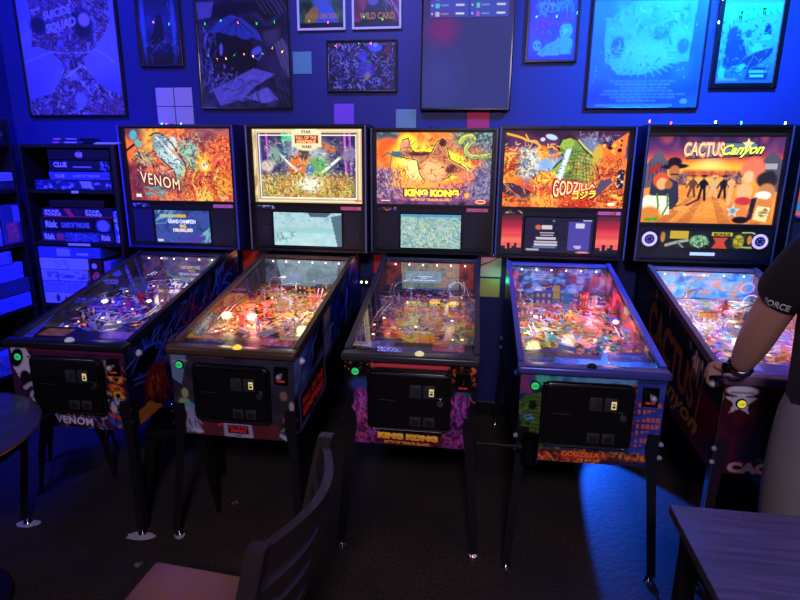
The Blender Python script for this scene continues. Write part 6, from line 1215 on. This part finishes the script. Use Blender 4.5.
# ---------------------------------------------------------------- ladder-back chair in the foreground
CW = mat('chair_wood', '#2c2628', .34, coat=.4, noise=.25, nscale=14)
r = root('dining_chair', (-.74, 1.185, 0), 'dark ladder-back chair with curved back slats in the foreground', 'chair', None, R(-2))
hw_ = .235
def post_c(z): return .225 + .115 * ((z - .45) / .55) ** 1.15 if z > .45 else .225 - .03 * (1 - z / .45) * -1
for s in (-1, 1):
    bm = NB(); rings = []
    for z in (0, .2, .45, .6, .75, .9, .995):
        x = post_c(z); yy = s * (hw_ + (.004 if z > .5 else 0)); a = .021 if z > .3 else .018
        rings.append([bm.verts.new((x + dx * a, yy + dy * a * .82, z)) for dx, dy in ((-1, -1), (1, -1), (1, 1), (-1, 1))])
    for p, q in zip(rings, rings[1:]):
        for j in range(4): bm.faces.new((p[j], p[(j + 1) % 4], q[(j + 1) % 4], q[j]))
    bm.faces.new(rings[0][::-1]); bm.faces.new(rings[-1]); bmesh.ops.recalc_face_normals(bm, faces=bm.faces)
    bmesh.ops.bevel(bm, geom=[e for e in bm.edges], offset=.003, segments=2, affect='EDGES'); obj('back_leg', bm, CW, r)
    bm = NB(); vs = bx(bm, -.22, -.185, s * .215 - .018, s * .215 + .018, 0, .445, .004); obj('front_leg', bm, CW, r)
    bm = NB(); bx(bm, -.19, .205, s * .220 - .010, s * .220 + .010, .18, .205, .003); obj('side_stretcher', bm, CW, r)
def slat(z0, z1, name, th=.020):
    bm = NB(); n = 18; rings = []
    for i in range(n + 1):
        t = i / n; y = -hw_ + .015 + (2 * hw_ - .03) * t; bow = .062 * math.sin(math.pi * t)
        row = []
        for (z, d) in ((z0, 0), (z0, th), (z1, th), (z1, 0)): row.append(bm.verts.new((post_c(z) - .006 + bow + d, y, z)))
        rings.append(row)
    for p, q in zip(rings, rings[1:]):
        for j in range(4): bm.faces.new((p[j], p[(j + 1) % 4], q[(j + 1) % 4], q[j]))
    bm.faces.new(rings[0][::-1]); bm.faces.new(rings[-1]); bmesh.ops.recalc_face_normals(bm, faces=bm.faces); obj(name, bm, CW, r)
slat(.895, .978, 'top_rail', .024); slat(.800, .852, 'back_slat'); slat(.715, .765, 'back_slat'); slat(.63, .68, 'back_slat')
bm = NB(); prism(bm, [(-.25, -.235), (-.23, -.245), (.20, -.222), (.215, -.20), (.215, .20), (.20, .222), (-.23, .245), (-.25, .235)], 'z', .452, .492); bmesh.ops.bevel(bm, geom=[e for e in bm.edges if abs(e.verts[0].co.z - .492) < 1e-4 and abs(e.verts[1].co.z - .492) < 1e-4], offset=.012, segments=3, affect='EDGES'); obj('seat', bm, mat('seat_vinyl', '#3a2c26', .35, coat=.3), r)
bm = NB(); bx(bm, -.205, .205, -.215, -.195, .395, .4515, .002); bx(bm, -.205, .205, .195, .215, .395, .4515, .002); bx(bm, -.21, -.19, -.20, .20, .395, .4515, .002); obj('seat_rail', bm, CW, r)

# ---------------------------------------------------------------- the player at the right
SKIN = mat('skin', '#b88878', .5, noise=.06, nscale=25); SHIRT = mat('black_cotton', '#0c0c12', .85, noise=.25, nscale=120, bump=.15); PANTS = mat('grey_twill', '#6c6862', .8, noise=.15, nscale=90, bump=.15)
def skin_mesh(chains, sub=2):
    """chains: list of lists of (pos, radius); chains share a vertex when positions match. Returns a bmesh."""
    me = bpy.data.meshes.new('tmp'); vs, rs, es, ix = [], [], [], {}
    for ch in chains:
        prev = None
        for p, rad in ch:
            k = tuple(round(c, 4) for c in p)
            if k not in ix: ix[k] = len(vs); vs.append(p); rs.append(rad)
            if prev is not None: es.append((prev, ix[k]))
            prev = ix[k]
    me.from_pydata(vs, es, []); o = bpy.data.objects.new('tmp', me); COL.objects.link(o)
    o.modifiers.new('s', 'SKIN'); d = me.skin_vertices[0].data
    for i, q in enumerate(rs): d[i].radius = (q, q) if not isinstance(q, tuple) else q
    d[0].use_root = True; sb = o.modifiers.new('u', 'SUBSURF'); sb.levels = sb.render_levels = sub
    dg = bpy.context.evaluated_depsgraph_get(); m2 = bpy.data.meshes.new_from_object(o.evaluated_get(dg)); bm = NB(); bm.from_mesh(m2)
    COL.objects.unlink(o); bpy.data.objects.remove(o); bpy.data.meshes.remove(me); bpy.data.meshes.remove(m2); return bm
def merged(bms):
    out = NB()
    for b in bms:
        m = bpy.data.meshes.new('t'); b.to_mesh(m); b.free(); out.from_mesh(m); bpy.data.meshes.remove(m)
    return out
PX, PY = 1.175, 1.80
person = root('person', (0, 0, 0), 'person in a black t-shirt and grey trousers leaning over the western machine', 'person')
sh_l, sh_r = (1.020, 1.790, 1.53), (1.375, 1.80, 1.505); el_l = (.990, 1.940, 1.275); wr_l = (1.000, 2.118, 1.000)
el_r = (1.565, 1.93, 1.22); wr_r = (1.590, 2.15, .985)
torso = [((PX, 1.74, .98), .135), ((PX, 1.745, 1.14), .125), ((PX, 1.765, 1.32), .140), ((PX, 1.79, 1.47), .110), ((PX, 1.81, 1.56), .055), ((PX, 1.84, 1.63), .056)]
def limb(a, b, ra, rb, bulge=0, n=3):
    a, b = Vector(a), Vector(b); return [(tuple(a.lerp(b, i / n)), ra + (rb - ra) * i / n + bulge * math.sin(math.pi * i / n)) for i in range(n + 1)]
chains = [torso]
for s, (sh, el, wr) in ((-1, (sh_l, el_l, wr_l)), (1, (sh_r, el_r, wr_r))):
    chains += [[((PX, 1.79, 1.47), .110), ((PX + s * .09, 1.79, 1.50), .075), (sh, .060)], limb(sh, el, .070, .064, .004), limb(el, wr, .064, .037, .010, 4)]
for s, hx_, kx, fx in ((-1, 1.08, 1.07, 1.06), (1, 1.275, 1.285, 1.30)):
    chains += [[((PX, 1.74, .98), .135), ((hx_, 1.735, .93), .105)], limb((hx_, 1.735, .93), (kx, 1.73, .52), .105, .062), limb((kx, 1.73, .52), (fx, 1.70, .10), .062, .040, .012), [((fx, 1.70, .10), .040), ((fx, 1.72, .05), .04), ((fx, 1.86, .035), .034)]]
body = skin_mesh(chains)
# head with brow, nose, chin and ears
hd = NB(); hc = Vector((PX, 1.885, 1.735)); bmesh.ops.create_uvsphere(hd, u_segments=28, v_segments=20, radius=1)
for v in hd.verts:
    x, y, z = v.co; w = 1 - .22 * max(0, -z) ** 1.5
    q = Vector((x * .077 * w, y * .098 * (1 - .10 * max(0, -z)), z * .122))
    fr_ = max(0, y)
    if fr_ > .5:
        if abs(x) < .22: q.y += .020 * math.exp(-((z + .12) / .16) ** 2) * (1 - abs(x) / .22)      # nose
        q.y += .006 * math.exp(-((z - .18) / .10) ** 2) - .007 * math.exp(-((abs(x) - .38) / .16) ** 2 - ((z - .04) / .10) ** 2)
        q.y += .007 * math.exp(-((z + .48) / .10) ** 2) * max(0, 1 - abs(x) / .35) + .010 * math.exp(-((z + .85) / .15) ** 2)
    v.co = q
for s in (-1, 1): sph(hd, (s * .078, -.004, -.004), .022, 10, (.35, .7, 1.2))
bmesh.ops.transform(hd, matrix=Matrix.Translation(hc) @ Matrix.Rotation(R(-24), 4, 'X'), verts=hd.verts)
# hands: palm box-like chain plus five finger chains
def hand(wr, kn, side, tips):
    bms = [skin_mesh([[(wr, .030), (tuple(Vector(wr).lerp(Vector(kn), .45)), (.040, .022)), (kn, (.040, .018))]], 2)]
    for ch, rad in tips:
        bms.append(skin_mesh([[(p, rad * (1 - .10 * i)) for i, p in enumerate(ch)]], 2))
    return bms
kl = (.958, 2.205, .985)
Lf = [([(.975, 2.168, .992), (.960, 2.215, .992), (.950, 2.252, .965), (.965, 2.268, .935)], .0095),
      ([(.970, 2.165, .985), (.945, 2.222, .975), (.942, 2.250, .940), (.962, 2.258, .912)], .0100),
      ([(.968, 2.160, .975), (.935, 2.212, .958), (.935, 2.235, .922), (.958, 2.240, .895)], .0095),
      ([(.968, 2.152, .968), (.932, 2.195, .945), (.934, 2.212, .912), (.955, 2.214, .890)], .0085),
      ([(.998, 2.140, .998), (1.012, 2.180, .992), (1.010, 2.212, .976), (1.006, 2.236, .966)], .0105)]
kr = (1.625, 2.215, .975); sx2 = 2 * 1.292
Rf = [([(sx2 - x, y, z) for x, y, z in ch], q) for ch, q in Lf]
bd = merged([body, hd] + hand(wr_l, kl, -1, Lf) + hand(wr_r, kr, 1, Rf))
bo = obj('body', bd, SKIN, person, True)
rm = bo.modifiers.new('fuse', 'REMESH'); rm.mode = 'VOXEL'; rm.voxel_size = .0045; rm.use_smooth_shade = True
sm = bo.modifiers.new('soft', 'SMOOTH'); sm.factor = .5; sm.iterations = 3
hr = NB(); bmesh.ops.create_uvsphere(hr, u_segments=28, v_segments=18, radius=1); rg = random.Random(5)
for v in list(hr.verts):
    if v.co.z < -.35 + .75 * max(0, v.co.y) ** .8: hr.verts.remove(v)
for v in hr.verts: v.co = Vector((v.co.x * .084, v.co.y * .104, v.co.z * .131)) * rg.uniform(.985, 1.02)
bmesh.ops.transform(hr, matrix=Matrix.Translation(hc + Vector((0, -.004, .003))) @ Matrix.Rotation(R(-24), 4, 'X'), verts=hr.verts); ho = obj('hair', hr, mat('dark_hair', '#1c1410', .6, noise=.4, nscale=80), person, True)
sd = ho.modifiers.new('t', 'SOLIDIFY'); sd.thickness = .006
rotm = Matrix.Translation(hc) @ Matrix.Rotation(R(-24), 4, 'X')
for s in (-1, 1):
    bm = NB(); c = rotm @ Vector((s * .030, .083, .006)); sph(bm, c, .012, 12); obj('eye', bm, mat('eye_white', '#d8d4d0', .3), bo, True)
# trousers
tc_ = [[((PX, 1.74, 1.20), .15), ((PX, 1.738, .93), .165)]]
for s, hx_, kx, fx in ((-1, 1.075, 1.07, 1.06), (1, 1.280, 1.285, 1.30)):
    tc_ += [[((PX, 1.738, .93), .165), ((hx_, 1.738, .88), .140)], limb((hx_, 1.738, .88), (kx, 1.735, .50), .140, .105), limb((kx, 1.735, .50), (fx, 1.70, .085), .092, .074)]
obj('trousers', skin_mesh(tc_), PANTS, person, True)
# t-shirt with loose short sleeves
def L_(a, b, t): return tuple(Vector(a).lerp(Vector(b), t))
tt = [((PX, 1.738, .84), (.19, .17)), ((PX, 1.738, .90), (.20, .175)), ((PX, 1.745, 1.12), (.20, .175)), ((PX, 1.765, 1.32), (.20, .17)), ((PX, 1.785, 1.455), .128), ((PX, 1.80, 1.535), .072)]
ts = [tt]
for s, sh, el in ((-1, sh_l, el_l), (1, sh_r, el_r)):
    ts += [[((PX, 1.785, 1.455), .128), ((PX + s * .10, 1.79, 1.495), .094), (sh, .092), (L_(sh, el, .45), .092), (L_(sh, el, .92), .104)]]
shirt = obj('t_shirt', skin_mesh(ts), SHIRT, person, True)
sl_c = Vector(L_(sh_l, el_l, .80)); d = Vector((.915, 1.885, 1.355)); ax = (Vector(el_l) - Vector(sh_l)).normalized()
rdir = Vector((.81, .0, -.25)).normalized(); 
# sleeve lettering: a short word printed on the outside of the left sleeve
camv = (Vector((0, 0, 1.765)) - sl_c).normalized(); ux = (Vector((1, -.05, -.30))).normalized(); ux = (ux - camv * ux.dot(camv)).normalized(); uy = camv.cross(ux)
SLV = (sl_c, camv, ux, uy, shirt)
dg = bpy.context.evaluated_depsgraph_get()
def on_shirt(u, v, q=0.0):
    o = sl_c + ux * ((u - .5) * .075) + uy * ((.5 - v) * .020) + ax * .03 + camv * .3
    hit, loc, nor, _ = shirt.ray_cast(o, -camv)
    return (loc + camv * .002) if hit else (sl_c + ux * ((u - .5) * .075) + uy * ((.5 - v) * .020) + camv * .08)
text('sleeve_lettering', 'FORCE', on_shirt, (0, 0, 1, 1), mat('print_white', '#c8c8d0', .6, emit=.05), shirt, .03, lift=0)
# wristwatch, belt, shoes
wa = (Vector(wr_l) - Vector(el_l)).normalized(); wc = Vector(wr_l) - wa * .012
s1_ = wa.cross(Vector((0, 0, 1))).normalized(); s2_ = wa.cross(s1_)
bm = NB(); tube(bm, [wc + s1_ * .040 * math.cos(t) + s2_ * .037 * math.sin(t) for t in [k * math.pi / 10 for k in range(21)]], .008, 8, False); wt = obj('watch_strap', bm, RUBBER, person, True)
wn = camv * .6 + Vector((-.4, 0, .6)); wn = (wn - wa * wn.dot(wa)).normalized(); bm = NB(); cyl(bm, wc + wn * .040, wc + wn * .053, .021, .020, 24); obj('watch_case', bm, BLKG, wt, True)
rc = Vector(Lf[4][0][1]); bm = NB(); f0, f1 = Vector(Lf[0][0][1]), Vector(Lf[0][0][2]); fa = (f1 - f0).normalized(); e1 = fa.cross(Vector((0, 0, 1))).normalized(); e2 = fa.cross(e1); m_ = f0.lerp(f1, .4)
tube(bm, [m_ + e1 * .0115 * math.cos(t) + e2 * .0115 * math.sin(t) for t in [k * math.pi / 8 for k in range(17)]], .002, 6, False); obj('ring', bm, RUBBER, person, True)
for s, fx in ((-1, 1.06), (1, 1.30)):
    bm = NB(); prism(bm, [(1.63, .0), (1.91, .0), (1.93, .02), (1.90, .055), (1.80, .085), (1.74, .115), (1.65, .115), (1.625, .06)], 'x', fx - .045, fx + .045); bmesh.ops.bevel(bm, geom=[e for e in bm.edges], offset=.010, segments=2, affect='EDGES'); obj('shoe', bm, BLK, person, True)
